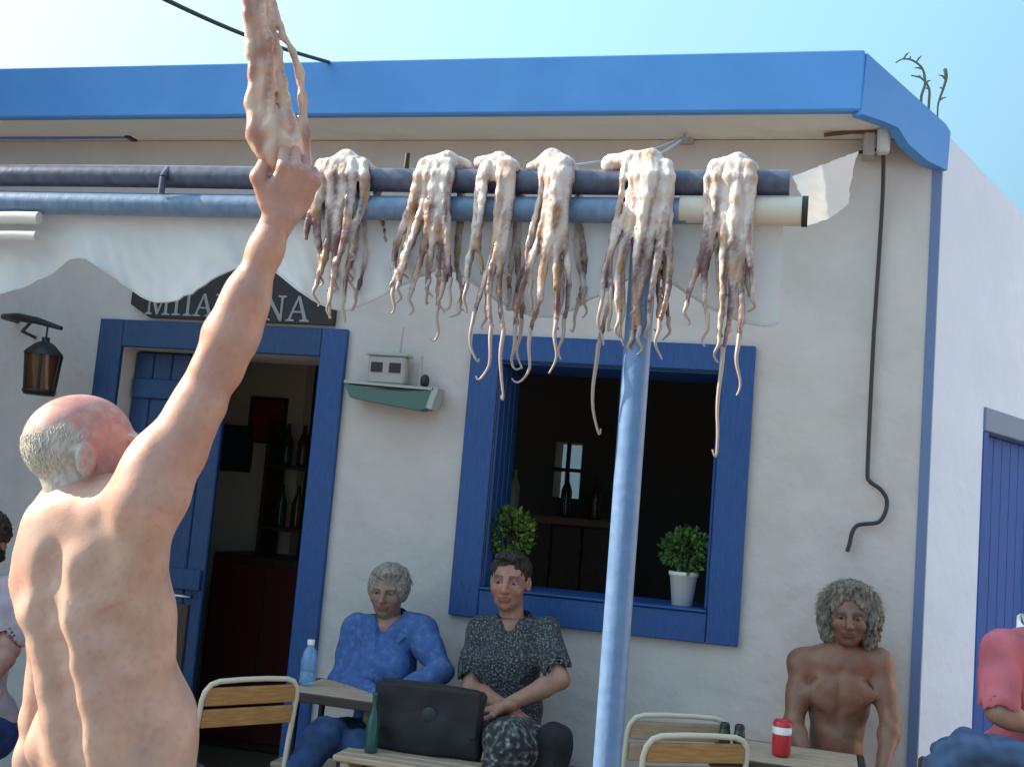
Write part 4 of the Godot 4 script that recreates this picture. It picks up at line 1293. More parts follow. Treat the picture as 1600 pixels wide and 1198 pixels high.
# ---------------------------------------------------------------- people
func head(c: Vector3, F: Vector3, U: Vector3, neck: Vector3, neck_r: float, sk: Hull, tone: Color, brow: Color, flush := 0.25, sc := 1.0, wide := 1.0, h := 0.005, crop = null, face_out := true) -> void:
	F = F.normalized()
	U = (U - F * U.dot(F)).normalized()
	var L := U.cross(F)
	var b := Basis(L, U, F)
	var f := Field.new(c - Vector3.ONE * 0.15 * sc, c + Vector3.ONE * 0.15 * sc, h)
	f.ell(c + U * 0.030 * sc - F * 0.008 * sc, Vector3(0.075 * wide, 0.083, 0.096) * sc, b, 0.01)
	f.ell(c - U * 0.035 * sc + F * 0.030 * sc, Vector3(0.060 * wide, 0.072, 0.066) * sc, b, 0.03)
	f.ell(c - U * 0.078 * sc + F * 0.036 * sc, Vector3(0.044 * wide, 0.030, 0.046) * sc, b, 0.03)
	f.ell(c - U * 0.098 * sc + F * 0.070 * sc, Vector3(0.018, 0.013, 0.014) * sc, b, 0.02)
	f.cap(c - U * 0.055 * sc - F * 0.022 * sc, neck, neck_r * 0.95, neck_r, 0.03)
	if face_out:
		for e in [-1.0, 1.0]:
			f.cap(c + (L * e * 0.014 + U * 0.020 + F * 0.088) * sc, c + (L * e * 0.046 + U * 0.020 + F * 0.074) * sc, 0.010 * sc, 0.009 * sc, 0.014)
			f.ell(c + (L * e * 0.043 - U * 0.030 + F * 0.066) * sc, Vector3(0.022, 0.020, 0.018) * sc, b, 0.025)
			f.ell(c + (L * e * 0.032 + U * 0.001 + F * 0.100) * sc, Vector3(0.018, 0.011, 0.014) * sc, b, 0.010, true)
			f.ell(c + (L * e * 0.032 + U * 0.001 + F * 0.079) * sc, Vector3(0.0135, 0.0075, 0.0125) * sc, b, 0.004)
		f.chain([c + (U * 0.012 + F * 0.094) * sc, c + (-U * 0.012 + F * 0.108) * sc, c + (-U * 0.032 + F * 0.118) * sc], [0.008 * sc, 0.010 * sc, 0.014 * sc], 0.012)
		for e in [-1.0, 1.0]:
			f.ell(c + (L * e * 0.013 - U * 0.034 + F * 0.104) * sc, Vector3(0.009, 0.008, 0.010) * sc, b, 0.008)
		f.cap(c + (-L * 0.020 - U * 0.060 + F * 0.092) * sc, c + (L * 0.020 - U * 0.060 + F * 0.092) * sc, 0.006 * sc, 0.006 * sc, 0.008)
		f.cap(c + (-L * 0.015 - U * 0.071 + F * 0.091) * sc, c + (L * 0.015 - U * 0.071 + F * 0.091) * sc, 0.007 * sc, 0.007 * sc, 0.008)
		f.cap(c + (-L * 0.024 - U * 0.0655 + F * 0.101) * sc, c + (L * 0.024 - U * 0.0655 + F * 0.101) * sc, 0.0022 * sc, 0.0022 * sc, 0.004, true)
	for e in [-1.0, 1.0]:
		f.ell(c + (L * e * 0.077 * wide - U * 0.006 - F * 0.010) * sc, Vector3(0.010, 0.031, 0.019) * sc, b.rotated(U, e * -0.35), 0.008)
		f.ell(c + (L * e * 0.086 * wide - U * 0.004 - F * 0.004) * sc, Vector3(0.006, 0.018, 0.010) * sc, b.rotated(U, e * -0.35), 0.005, true)
	sk.add(f, func(p: Vector3, _n: Vector3) -> Color:
		var q := (p - c) / sc
		var x := q.dot(L)
		var y := q.dot(U)
		var z := q.dot(F)
		var k := 1.0 + 0.14 * nz.get_noise_3dv(p * 55.0) + 0.07 * nz.get_noise_3dv(p * 190.0)
		var o := Color(tone.r * k, tone.g * k, tone.b * k)
		if z > 0.03:
			var ck := maxf(0.0, 1.0 - Vector2(absf(x) - 0.042, y + 0.03).length() / 0.035) + maxf(0.0, 1.0 - Vector2(x, y + 0.030).length() / 0.022)
			o = o.lerp(Color(tone.r * 0.95, tone.g * 0.55, tone.b * 0.5), minf(ck, 1.0) * flush)
			if absf(x) < 0.026 and y < -0.055 and y > -0.077:
				o = o.lerp(Color(tone.r * 0.62, tone.g * 0.36, tone.b * 0.36), 0.75)
			var ey := Vector2((absf(x) - 0.032) / 0.0125, (y - 0.001) / 0.0050).length()
			if ey < 1.0 and z > 0.07:
				o = Color(0.02, 0.015, 0.012) if Vector2(absf(x) - 0.032, y - 0.001).length() < 0.0065 else Color(tone.r * 0.95, tone.g * 1.3, tone.b * 1.5)
			elif ey < 1.7 and z > 0.06:
				o = o.lerp(Color(tone.r * 0.45, tone.g * 0.36, tone.b * 0.36), 0.55)
			if absf(y - 0.0235) < 0.006 and absf(x) > 0.012 and absf(x) < 0.052:
				o = o.lerp(brow, 0.75)
		if crop != null:
			var hm: float = crop.call(x, y, z) + 0.35 * nz.get_noise_3dv(p * 90.0)
			var g := 0.46 + 0.16 * nz.get_noise_3d(p.x * 260.0, p.y * 120.0, p.z * 260.0)
			o = o.lerp(Color(g, g * 0.97, g * 0.91), clampf(hm, 0.0, 0.95))
		return o)

func hand(wrist: Vector3, d: Vector3, n: Vector3, side: float, curl: float, sk: Hull, colour: Callable, sc := 1.0, h := 0.0035) -> void:
	# d: from wrist to knuckles, n: out of the back of the hand, side: +1 when the thumb lies along d x n
	d = d.normalized()
	n = (n - d * n.dot(d)).normalized()
	var s := d.cross(n) * side
	var b := Basis(s * side, n, d) if side > 0 else Basis(-s * side, n, d)
	b = b.orthonormalized()
	var f := Field.new(wrist - Vector3.ONE * 0.21 * sc, wrist + Vector3.ONE * 0.21 * sc, h)
	var pc := wrist + d * 0.048 * sc
	f.cap(wrist - d * 0.03 * sc, wrist + d * 0.012 * sc, 0.026 * sc, 0.025 * sc, 0.01)
	f.ell(pc, Vector3(0.040, 0.015, 0.050) * sc, Basis(s, n, d), 0.02)
	var off := [0.029, 0.010, -0.010, -0.028]
	var lens := [0.070, 0.078, 0.073, 0.058]
	for i in 4:
		var k: Vector3 = wrist + (d * (0.090 - 0.006 * absf(i - 1.2)) + s * off[i] + n * 0.002) * sc
		var p := [wrist + (d * 0.05 + s * off[i] * 0.8) * sc, k]
		var a := 0.0
		var L: float = lens[i] * sc
		var q := k
		for j in 3:
			a += curl * [0.55, 0.85, 0.6][j] + 0.05 * i * curl
			var dir: Vector3 = d * cos(a) - n * sin(a) + s * (off[i] * (2.2 - 1.6 * minf(curl, 1.0)))
			q += dir.normalized() * L * [0.45, 0.32, 0.23][j]
			p.append(q)
		f.chain(p, [0.010 * sc, 0.0098 * sc, 0.0088 * sc, 0.0082 * sc, 0.0068 * sc], 0.005)
	var t0 := wrist + (d * 0.020 + s * 0.026 - n * 0.004) * sc
	var t1 := t0 + (d * 0.030 + s * 0.026 - n * 0.012) * sc
	var t2 := t1 + (d * 0.030 + s * (0.010 - 0.012 * curl) - n * 0.016 * curl) * sc
	var t3 := t2 + (d * 0.026 - s * 0.016 * curl - n * 0.010 * curl) * sc
	f.chain([t0, t1, t2, t3], [0.015 * sc, 0.012 * sc, 0.0105 * sc, 0.0085 * sc], 0.008)
	sk.add(f, colour)

func tone_fn(t: Color, red := 0.0) -> Callable:
	return func(p: Vector3, _n: Vector3) -> Color:
		var k := 1.0 + 0.12 * nz.get_noise_3dv(p * 40.0) + 0.06 * nz.get_noise_3dv(p * 170.0)
		var c := Color(t.r * k, t.g * k, t.b * k)
		var q := clampf(nz.get_noise_3dv(p * 16.0 + Vector3(90, 4, 7)) * 1.5, 0.0, 1.0) * red
		return c.lerp(Color(c.r, c.g * 0.6, c.b * 0.6), q)

func standing_man() -> void:
	var s := 2.0
	var rc := Vector3(cos(YAW), 0, -sin(YAW))
	var fc := Vector3(-sin(YAW), 0, -cos(YAW))
	var F := rc * 0.37 + fc * 0.929
	var R := fc * -0.37 + rc * 0.929
	var U := Vector3.UP
	var root := dep(180, 1190, s)
	root.y = 0.0
	var t := thing("person", "bare backed elderly man seen from behind, one arm raised holding an octopus", "person", root)
	var tone := Color(0.50, 0.325, 0.265)
	var sk := Hull.new(base)
	var P := func(x: float, y: float, z: float) -> Vector3: return dep(x, y, z)
	var rsh: Vector3 = P.call(236, 768, 1.93)
	var lsh: Vector3 = P.call(104, 866, 2.14)
	var nk: Vector3 = P.call(158, 802, 2.02)
	var elb: Vector3 = P.call(336, 578, 1.97)
	var wr: Vector3 = P.call(434, 344, 1.97)
	var lel: Vector3 = P.call(66, 1120, 2.18)
	var lwr: Vector3 = P.call(42, 1330, 2.16)
	var chest: Vector3 = P.call(150, 912, 2.03)
	var rib: Vector3 = P.call(164, 1010, 2.03)
	var waist: Vector3 = P.call(182, 1130, 2.03)
	var pelv: Vector3 = P.call(190, 1225, 2.03)
	var tb := Basis(R, U, -F).orthonormalized()
	var lean := Basis(rc, 0.0)
	var lo := Vector3(1e9, 1e9, 1e9)
	var hi := -lo
	for q in [rsh, lsh, elb, wr, lel, lwr, chest, pelv, waist]:
		lo = lo.min(q)
		hi = hi.max(q)
	var f := Field.new(lo - Vector3(0.2, 0.12, 0.2), hi + Vector3(0.2, 0.06, 0.2), 0.0085)
	f.ell(chest, Vector3(0.130, 0.165, 0.100), tb, 0.03)
	f.ell(rib, Vector3(0.134, 0.16, 0.102), tb, 0.05)
	f.ell(waist + F * 0.012, Vector3(0.132, 0.13, 0.100), tb, 0.05)
	f.ell(pelv, Vector3(0.134, 0.12, 0.104), tb, 0.05)
	f.ell(waist + F * 0.045 - U * 0.02, Vector3(0.12, 0.12, 0.085), tb, 0.05)            # belly
	f.ell(waist - R * 0.105 - U * 0.045 - F * 0.02, Vector3(0.050, 0.060, 0.070), tb, 0.05)      # folds over the hips
	# shoulder girdle
	f.chain([lsh, chest + U * 0.105 - R * 0.05 - F * 0.03, nk - U * 0.01 - F * 0.02], [0.060, 0.062, 0.055], 0.05)
	f.chain([rsh, chest + U * 0.12 + R * 0.06 - F * 0.03, nk - U * 0.01 - F * 0.02], [0.058, 0.064, 0.055], 0.05)
	f.cap(nk - U * 0.03, P.call(128, 748, 2.03), 0.060, 0.052, 0.04)
	# shoulder blades, muscles beside the spine, and the groove
	f.ell(chest - R * 0.072 + U * 0.030 - F * 0.086, Vector3(0.044, 0.080, 0.016), tb.rotated(F, 0.25), 0.045)
	f.ell(chest + R * 0.078 + U * 0.060 - F * 0.080, Vector3(0.048, 0.085, 0.018), tb.rotated(F, -0.55), 0.045)
	f.cap(chest + R * 0.045 + U * 0.045 - F * 0.098, chest + R * 0.125 + U * 0.125 - F * 0.062, 0.006, 0.016, 0.035)
	var spine := [nk - F * 0.055 - U * 0.01, chest + U * 0.05 - F * 0.098, chest - U * 0.05 - F * 0.101, rib - F * 0.103, rib.lerp(waist, 0.5) - F * 0.103, waist - F * 0.102, pelv - F * 0.100]
	for e in [-1.0, 1.0]:
		var band := []
		for q in spine:
			band.append(q + R * e * 0.040 + F * 0.017)
		f.chain(band, [0.014, 0.016, 0.018, 0.020, 0.022, 0.023, 0.022], 0.045)
	for q in range(1, spine.size() - 1):
		f.cap(spine[q] - F * 0.026, spine[q + 1] - F * 0.026, 0.006, 0.006, 0.040, true)
	for q in 9:
		var u := q / 8.0 * (spine.size() - 2.01) + 0.4
		var k := int(u)
		var sp: Vector3 = spine[k].lerp(spine[k + 1], u - k)
		f.ell(sp + F * 0.010, Vector3(0.010, 0.012, 0.009), tb, 0.018)
	# lat under the raised arm, ribs faintly
	f.chain([rsh - U * 0.03 - F * 0.01, chest + R * 0.112 - U * 0.03, rib + R * 0.108], [0.045, 0.038, 0.025], 0.04)
	f.chain([lsh - U * 0.03, chest - R * 0.112 - U * 0.04, rib - R * 0.108], [0.04, 0.035, 0.025], 0.04)
	for i in 4:
		var y := -0.035 - i * 0.034
		f.chain([chest + R * 0.122 + U * y - F * 0.035, chest + R * 0.134 + U * (y - 0.02) + F * 0.02, chest + R * 0.12 + U * (y - 0.035) + F * 0.06], [0.008, 0.009, 0.008], 0.016)
	# raised arm
	var up1 := rsh.lerp(elb, 0.35)
	var up2 := rsh.lerp(elb, 0.72)
	f.chain([rsh, up1, up2, elb], [0.054, 0.045, 0.038, 0.034], 0.04)
	f.ell(rsh.lerp(elb, 0.12) + U * 0.012 - rc * 0.01, Vector3(0.054, 0.060, 0.054), tb, 0.03)     # deltoid
	f.cap(rsh.lerp(elb, 0.35) + rc * 0.018, rsh.lerp(elb, 0.72) + rc * 0.014, 0.032, 0.026, 0.03)     # triceps side
	f.ell(elb - rc * 0.010 - fc * 0.022, Vector3(0.017, 0.022, 0.017), tb, 0.018)                    # elbow bone
	f.chain([elb, elb.lerp(wr, 0.22), elb.lerp(wr, 0.5), elb.lerp(wr, 0.8), wr], [0.035, 0.042, 0.036, 0.027, 0.024], 0.03)
	f.cap(elb + rc * 0.012, elb.lerp(wr, 0.42) + rc * 0.012, 0.030, 0.028, 0.03)
	f.cap(elb - fc * 0.012, elb.lerp(wr, 0.40) - fc * 0.010 - rc * 0.006, 0.024, 0.022, 0.02)
	f.cap(wr - rc * 0.014, elb.lerp(wr, 0.88) - rc * 0.012, 0.012, 0.010, 0.015)
	# hanging arm
	f.chain([lsh, lsh.lerp(lel, 0.5), lel], [0.056, 0.045, 0.040], 0.03)
	f.chain([lel, lel.lerp(lwr, 0.3), lwr], [0.038, 0.042, 0.027], 0.02)
	f.rough(nz, 0.0022, Vector3(28, 28, 28))
	sk.add(f, func(p: Vector3, _n: Vector3) -> Color:
		var k := 1.0 + 0.13 * nz.get_noise_3dv(p * 26.0) + 0.07 * nz.get_noise_3dv(p * 120.0)
		var c := Color(tone.r * k, tone.g * k, tone.b * k)
		var red := clampf((p - nk).dot(U) * 4.0 + 0.1, 0.0, 0.35) + 0.45 * maxf(0.0, 1.0 - (p - elb).length() / 0.09)
		red += clampf(nz.get_noise_3dv(p * 14.0 + Vector3(40, 0, 0)), 0.0, 1.0) * 0.35
		if nz.get_noise_3dv(p * 330.0) > 0.52:
			red += 0.35
		return c.lerp(Color(c.r * 0.92, c.g * 0.62, c.b * 0.58), clampf(red, 0.0, 0.8)))
	# fist round the octopus
	hand(wr, (P.call(456, 296, 1.955) - wr), (fc * -0.80 + rc * 0.60), -1.0, 1.75, sk, tone_fn(Color(0.46, 0.265, 0.225), 0.6), 1.12, 0.0036)
	hand(lwr, Vector3(0, -1, 0.05), -rc, 1.0, 0.4, sk, tone_fn(tone, 0.2), 1.0, 0.005)
	# head turned to the right and tipped back
	var hF := (rc * 0.86 + fc * 0.46 + U * 0.22).normalized()
	var hU := (U - hF * U.dot(hF)).normalized()
	var hc: Vector3 = P.call(132, 712, 2.03)
	var crop := func(x: float, y: float, z: float) -> float:      # where the cropped fringe grows: back and sides, thinning to a bare crown
		return clampf(1.15 - maxf(0.0, y - 0.040 - z * 0.2) * 24.0 - maxf(0.0, z + 0.035) * 26.0 - maxf(0.0, -0.060 - y) * 40.0, 0.0, 1.0)
	head(hc, hF, hU, nk, 0.056, sk, Color(0.44, 0.205, 0.185), Color(0.5, 0.47, 0.43), 0.3, 1.0, 1.02, 0.0042, crop)
	put("body", sk.done(), M.skin, t)
	# short white strands over the cropped scalp
	var L := hU.cross(hF)
	var hb := Basis(L, hU, hF)
	strands(t, hc + hU * 0.030 - hF * 0.008, hb, Vector3(0.0765, 0.083, 0.096), Color(0.60, 0.58, 0.53), 1500, func(q: Vector3) -> bool:
		var m: float = crop.call(q.x * 0.0765, q.y * 0.083 + 0.03, q.z * 0.096 - 0.008)
		return m > 0.35 and not (absf(q.x) > 0.75 and q.y < 0.1 and q.y > -0.7 and q.z > -0.4), 0.010, 0.0007, 0.9)
	# trousers, legs and shoes below the frame
	var hipr := pelv + R * 0.085 - U * 0.05
	var hipl := pelv - R * 0.085 - U * 0.05
	var tr := Field.new(Vector3(pelv.x - 0.35, -0.02, pelv.z - 0.35), Vector3(pelv.x + 0.35, pelv.y + 0.09, pelv.z + 0.35), 0.013)
	tr.ell(pelv - U * 0.015, Vector3(0.168, 0.12, 0.128), tb, 0.03)
	for e in [[hipr, 1.0], [hipl, -1.0]]:
		var kn: Vector3 = Vector3(e[0].x, 0.50, e[0].z) + F * 0.03
		var an: Vector3 = Vector3(e[0].x, 0.07, e[0].z)
		tr.chain([e[0], kn, an], [0.095, 0.070, 0.058], 0.03)
	tr.cut(Vector3(0, pelv.y + 0.035, 0), Vector3.UP)
	tr.rough(nz, 0.006, Vector3(30, 14, 30))
	var ts := Hull.new(base)
	ts.add(tr, mottled(Color(0.035, 0.038, 0.05), 0.3, 50.0))
	put("trousers", ts.done(), M.cloth, t)
	var sh := shape()
	for e in [hipr, hipl]:
		sh.ball(Vector3(e.x, 0.045, e.z) + F * 0.06, Vector3(0.048, 0.045, 0.135), 14, Basis(R, U, -F).orthonormalized())
	put("shoes", sh.done(), M.shoe, t)

func strands(t: Node3D, c: Vector3, b: Basis, r: Vector3, colour: Color, count: int, keep: Callable, len: float, thick: float, droop := 0.5) -> void:
	var st := shape()
	var n := 0
	for i in count * 6:
		if n >= count:
			break
		var d := Vector3(rng.randfn(), rng.randfn(), rng.randfn()).normalized()
		if not keep.call(d):
			continue
		n += 1
		var p := c + b * (d * r)
		var nn := (b * d).normalized()
		var dn := (Vector3.DOWN - nn * Vector3.DOWN.dot(nn)).normalized()
		var side := nn.cross(dn) * rng.randf_range(-0.5, 0.5)
		var l := len * rng.randf_range(0.6, 1.4)
		st.tube([p - nn * 0.004, p + (nn * 0.16 + dn * droop * 0.6 + side).normalized() * l * 0.5, p + (nn * 0.14 + dn * droop + side * 1.2).normalized() * l], [thick, thick, thick * 0.4], 4, 1.0, false)
	var m: StandardMaterial3D = M.hair.duplicate()
	m.vertex_color_use_as_albedo = false
	m.albedo_color = colour.linear_to_srgb()
	put("loose_hair", st.done(), m, t).set_meta("kind", "stuff")

func seated(label: String, spec: Dictionary) -> Node3D:
	# a seated figure from its joints; skin, clothes and shoes are meshed apart
	var pel: Vector3 = spec.pelvis
	var root := Vector3(pel.x, 0.0, pel.z)
	var t := thing("person", label, "person", root)
	var tone: Color = spec.tone
	var skin_col := tone_fn(tone, spec.get("red", 0.3))
	var F: Vector3 = spec.get("front", Vector3(0, 0, 1)).normalized()
	var shl: Vector3 = spec.shl
	var shr: Vector3 = spec.shr
	var nk: Vector3 = (shl + shr) * 0.5 + Vector3(0, 0.045, 0) + F * 0.01
	var R := (shr - shl).normalized()
	var U := Vector3.UP
	var mid := (shl + shr) * 0.5
	var tb := Basis(R, U, R.cross(U)).orthonormalized()
	var half := (shr - shl).length() * 0.5
	var w: float = spec.get("bulk", 1.0)
	var lo := pel
	var hi := pel
	for q in [shl, shr, spec.ell, spec.elr, spec.wrl, spec.wrr]:
		lo = lo.min(q)
		hi = hi.max(q)
	var sk := Hull.new(base)
	var torso := func(f: Field, g: float) -> void:
		f.ell(mid - U * 0.125 + F * 0.005, Vector3(half * 0.86 + g, 0.17, 0.105 * w + g), tb, 0.03)
		f.ell(pel.lerp(mid, 0.45) + F * 0.02, Vector3(half * 0.80 * w + g, 0.15, 0.115 * w + g), tb, 0.05)
		f.ell(pel + U * 0.06 + F * 0.015, Vector3(half * 0.88 * w + g, 0.13, 0.13 * w + g), tb, 0.05)
		f.chain([shl, nk - U * 0.035, shr], [0.050 + g, 0.058 + g, 0.050 + g], 0.05)
		if spec.get("breasts", false):
			for e in [-1.0, 1.0]:
				f.ell(mid - U * 0.17 + R * e * half * 0.42 + F * 0.085, Vector3(0.07 + g, 0.075 + g, 0.06 + g), tb, 0.04)
		else:
			for e in [-1.0, 1.0]:
				f.ell(mid - U * 0.105 + R * e * half * 0.42 + F * 0.088, Vector3(0.070, 0.050, 0.013 + g), tb, 0.04)
	var arm := func(f: Field, g: float, to: float, from := 0.0) -> void:
		for a in [[shl, spec.ell, spec.wrl], [shr, spec.elr, spec.wrr]]:
			var e: Vector3 = a[1]
			if from > 0.5:
				f.chain([a[0], e, e.lerp(a[2], 0.7), a[2]], [0.030, 0.024, 0.025, 0.025], 0.02)
				continue
			f.chain([a[0], a[0].lerp(e, minf(to * 2.0, 0.5) if to < 0.5 else 0.5), a[0].lerp(e, minf(to * 2.0, 1.0))], [0.050 + g, 0.043 + g, lerpf(0.043, 0.036, minf(to * 2.0, 1.0)) + g], 0.03)
			if to > 0.5:
				var q := (to - 0.5) * 2.0
				f.chain([e, e.lerp(a[2], 0.3 * q), e.lerp(a[2], q)], [0.036 + g, 0.038 + g, lerpf(0.036, 0.025, q) + g], 0.02)
	var h := 0.0115
	var m3 := Vector3(0.16, 0.14, 0.16)
	var sleeve: float = spec.get("sleeve", 0.0)
	# skin
	var f := Field.new(lo - m3, hi + m3, h)
	if sleeve <= 0.0:
		torso.call(f, 0.0)
	f.chain([shl, nk - U * 0.03, shr], [0.045, 0.052, 0.045], 0.05)
	arm.call(f, 0.0, 1.0, sleeve)
	if spec.has("bare_legs"):
		pass
	if sleeve <= 0.0:
		f.cap(mid - U * 0.02 + F * 0.108, mid - U * 0.24 + F * 0.112, 0.004, 0.005, 0.03, true)
		f.cap(mid - U * 0.285 - R * half * 0.7 + F * 0.13, mid - U * 0.285 + R * half * 0.7 + F * 0.13, 0.004, 0.004, 0.03, true)
		f.rough(nz, 0.003, Vector3(30, 30, 30))
	sk.add(f, skin_col)
	var hF: Vector3 = spec.face
	var hU: Vector3 = spec.get("up", U)
	head(spec.head, hF, hU, nk - U * 0.02, spec.get("neck", 0.052), sk, spec.get("face_tone", tone), spec.brow, spec.get("flush", 0.3), spec.get("size", 0.95), spec.get("wide", 1.0), 0.0048)
	for a in [[spec.ell, spec.wrl, 1.0, "hl"], [spec.elr, spec.wrr, -1.0, "hr"]]:
		var d: Vector3 = spec.get(a[3], (a[1] - a[0]).normalized())
		hand(a[1], d, spec.get(a[3] + "n", U), a[2], spec.get("curl", 0.45), sk, skin_col, 0.95, 0.0044)
	put("body", sk.done(), M.skin, t)
	# shirt
	if sleeve > 0.0:
		var g := Field.new(lo - m3, hi + m3, h)
		torso.call(g, 0.014)
		arm.call(g, 0.017, sleeve)
		if sleeve < 0.95:
			for a in [[shl, spec.ell, spec.wrl], [shr, spec.elr, spec.wrr]]:
				var e: Vector3 = a[0].lerp(a[1], minf(sleeve * 2.0, 1.0))
				var dd: Vector3 = (a[1] - a[0]).normalized()
				g.cap(e - dd * 0.05, e + dd * 0.01, 0.054, 0.062, 0.02)
				g.cap(e + dd * 0.02, e + dd * 0.10, 0.052, 0.05, 0.01, true)
		# open neck
		g.cap(nk + U * 0.03, nk + U * 0.12, 0.066, 0.075, 0.012, true)
		g.cap(nk + F * 0.06 + U * 0.02, nk + F * 0.12 - U * spec.get("vee", 0.10), 0.040, 0.008, 0.015, true)
		g.rough(nz, 0.010, Vector3(15, 7, 15))
		g.rough(nz, 0.0025, Vector3(60, 24, 60))
		var gs := Hull.new(base)
		gs.add(g, spec.get("shirt_colour", plain(Color.WHITE)))
		put("shirt", gs.done(), spec.shirt, t)
		# collar
		var co := shape()
		for e in [-1.0, 1.0]:
			var p0: Vector3 = nk - F * 0.055 + U * 0.035 + R * e * 0.012
			var rows := [[], []]
			for i in 7:
				var a := lerpf(PI * 0.5, -PI * 0.42, i / 6.0)
				var c: Vector3 = nk + R * e * 0.080 * cos(a) - F * (0.080 * sin(a) - 0.012) + U * lerpf(0.030, -0.045 - spec.get("vee", 0.10) * 0.5, pow(i / 6.0, 2.0))
				rows[0].append(c + U * 0.020)
				rows[1].append(c + R * e * 0.030 * (0.4 + cos(a)) - U * 0.022 + F * 0.012)
			co.sheet(rows)
		put("collar", co.done(), spec.get("collar", spec.shirt), t)
	# trousers
	var tf := Field.new(Vector3(minf(pel.x, minf(spec.knl.x, spec.knr.x)) - 0.25, 0.03, pel.z - 0.22), Vector3(maxf(pel.x, maxf(spec.knl.x, spec.knr.x)) + 0.25, maxf(pel.y + 0.22, maxf(spec.knl.y, spec.knr.y) + 0.14), maxf(spec.knl.z, spec.knr.z) + 0.22), 0.014)
	tf.ell(pel + U * 0.03, Vector3(half * 0.92 * w, 0.115, 0.13 * w), tb, 0.03)
	for e in [[-1.0, spec.knl, spec.anl], [1.0, spec.knr, spec.anr]]:
		var hip: Vector3 = pel + R * e[0] * half * 0.45
		tf.chain([hip, hip.lerp(e[1], 0.5), e[1]], [0.094 * w, 0.084, 0.066], 0.03)
		tf.chain([e[1], e[1].lerp(e[2], 0.4), e[2]], [0.064, 0.064, 0.050], 0.03)
	tf.rough(nz, 0.008, Vector3(22, 22, 22))
	var tsk := Hull.new(base)
	tsk.add(tf, mottled(spec.get("trouser", Color(0.03, 0.035, 0.05)), 0.35, 45.0))
	put("trousers", tsk.done(), M.cloth, t)
	var so := shape()
	for e in [spec.anl, spec.anr]:
		so.ball(e + Vector3(0, -0.03, 0) + F * 0.07, Vector3(0.045, 0.04, 0.125), 14, Basis(R, U, R.cross(U)).orthonormalized())
	put("shoes", so.done(), M.shoe, t)
	return t

func hair_mass(t: Node3D, c: Vector3, F: Vector3, U: Vector3, parts: Array, cuts: Array, amp: float, freq: Vector3, colour: Callable, h := 0.006) -> void:
	F = F.normalized()
	U = (U - F * U.dot(F)).normalized()
	var L := U.cross(F)
	var b := Basis(L, U, F)
	var g := Field.new(c - Vector3.ONE * 0.2, c + Vector3.ONE * 0.2, h)
	for q in parts:
		g.ell(c + L * q[0] + U * q[1] + F * q[2], Vector3(q[3], q[4], q[5]), b, 0.02)
	g.rough(nz, amp, freq)
	g.rough(nz, amp * 0.5, freq * 2.3)
	for q in cuts:
		g.ell(c + L * q[0] + U * q[1] + F * q[2], Vector3(q[3], q[4], q[5]), b, 0.012, true)
	var hs := Hull.new(base)
	hs.add(g, colour)
	put("hair", hs.done(), M.hair, t)

func grey_hair(c0: Color, c1: Color) -> Callable:
	return func(p: Vector3, _n: Vector3) -> Color:
		return c0.lerp(c1, clampf(0.5 + 0.9 * nz.get_noise_3d(p.x * 200.0, p.y * 60.0, p.z * 200.0), 0.0, 1.0))

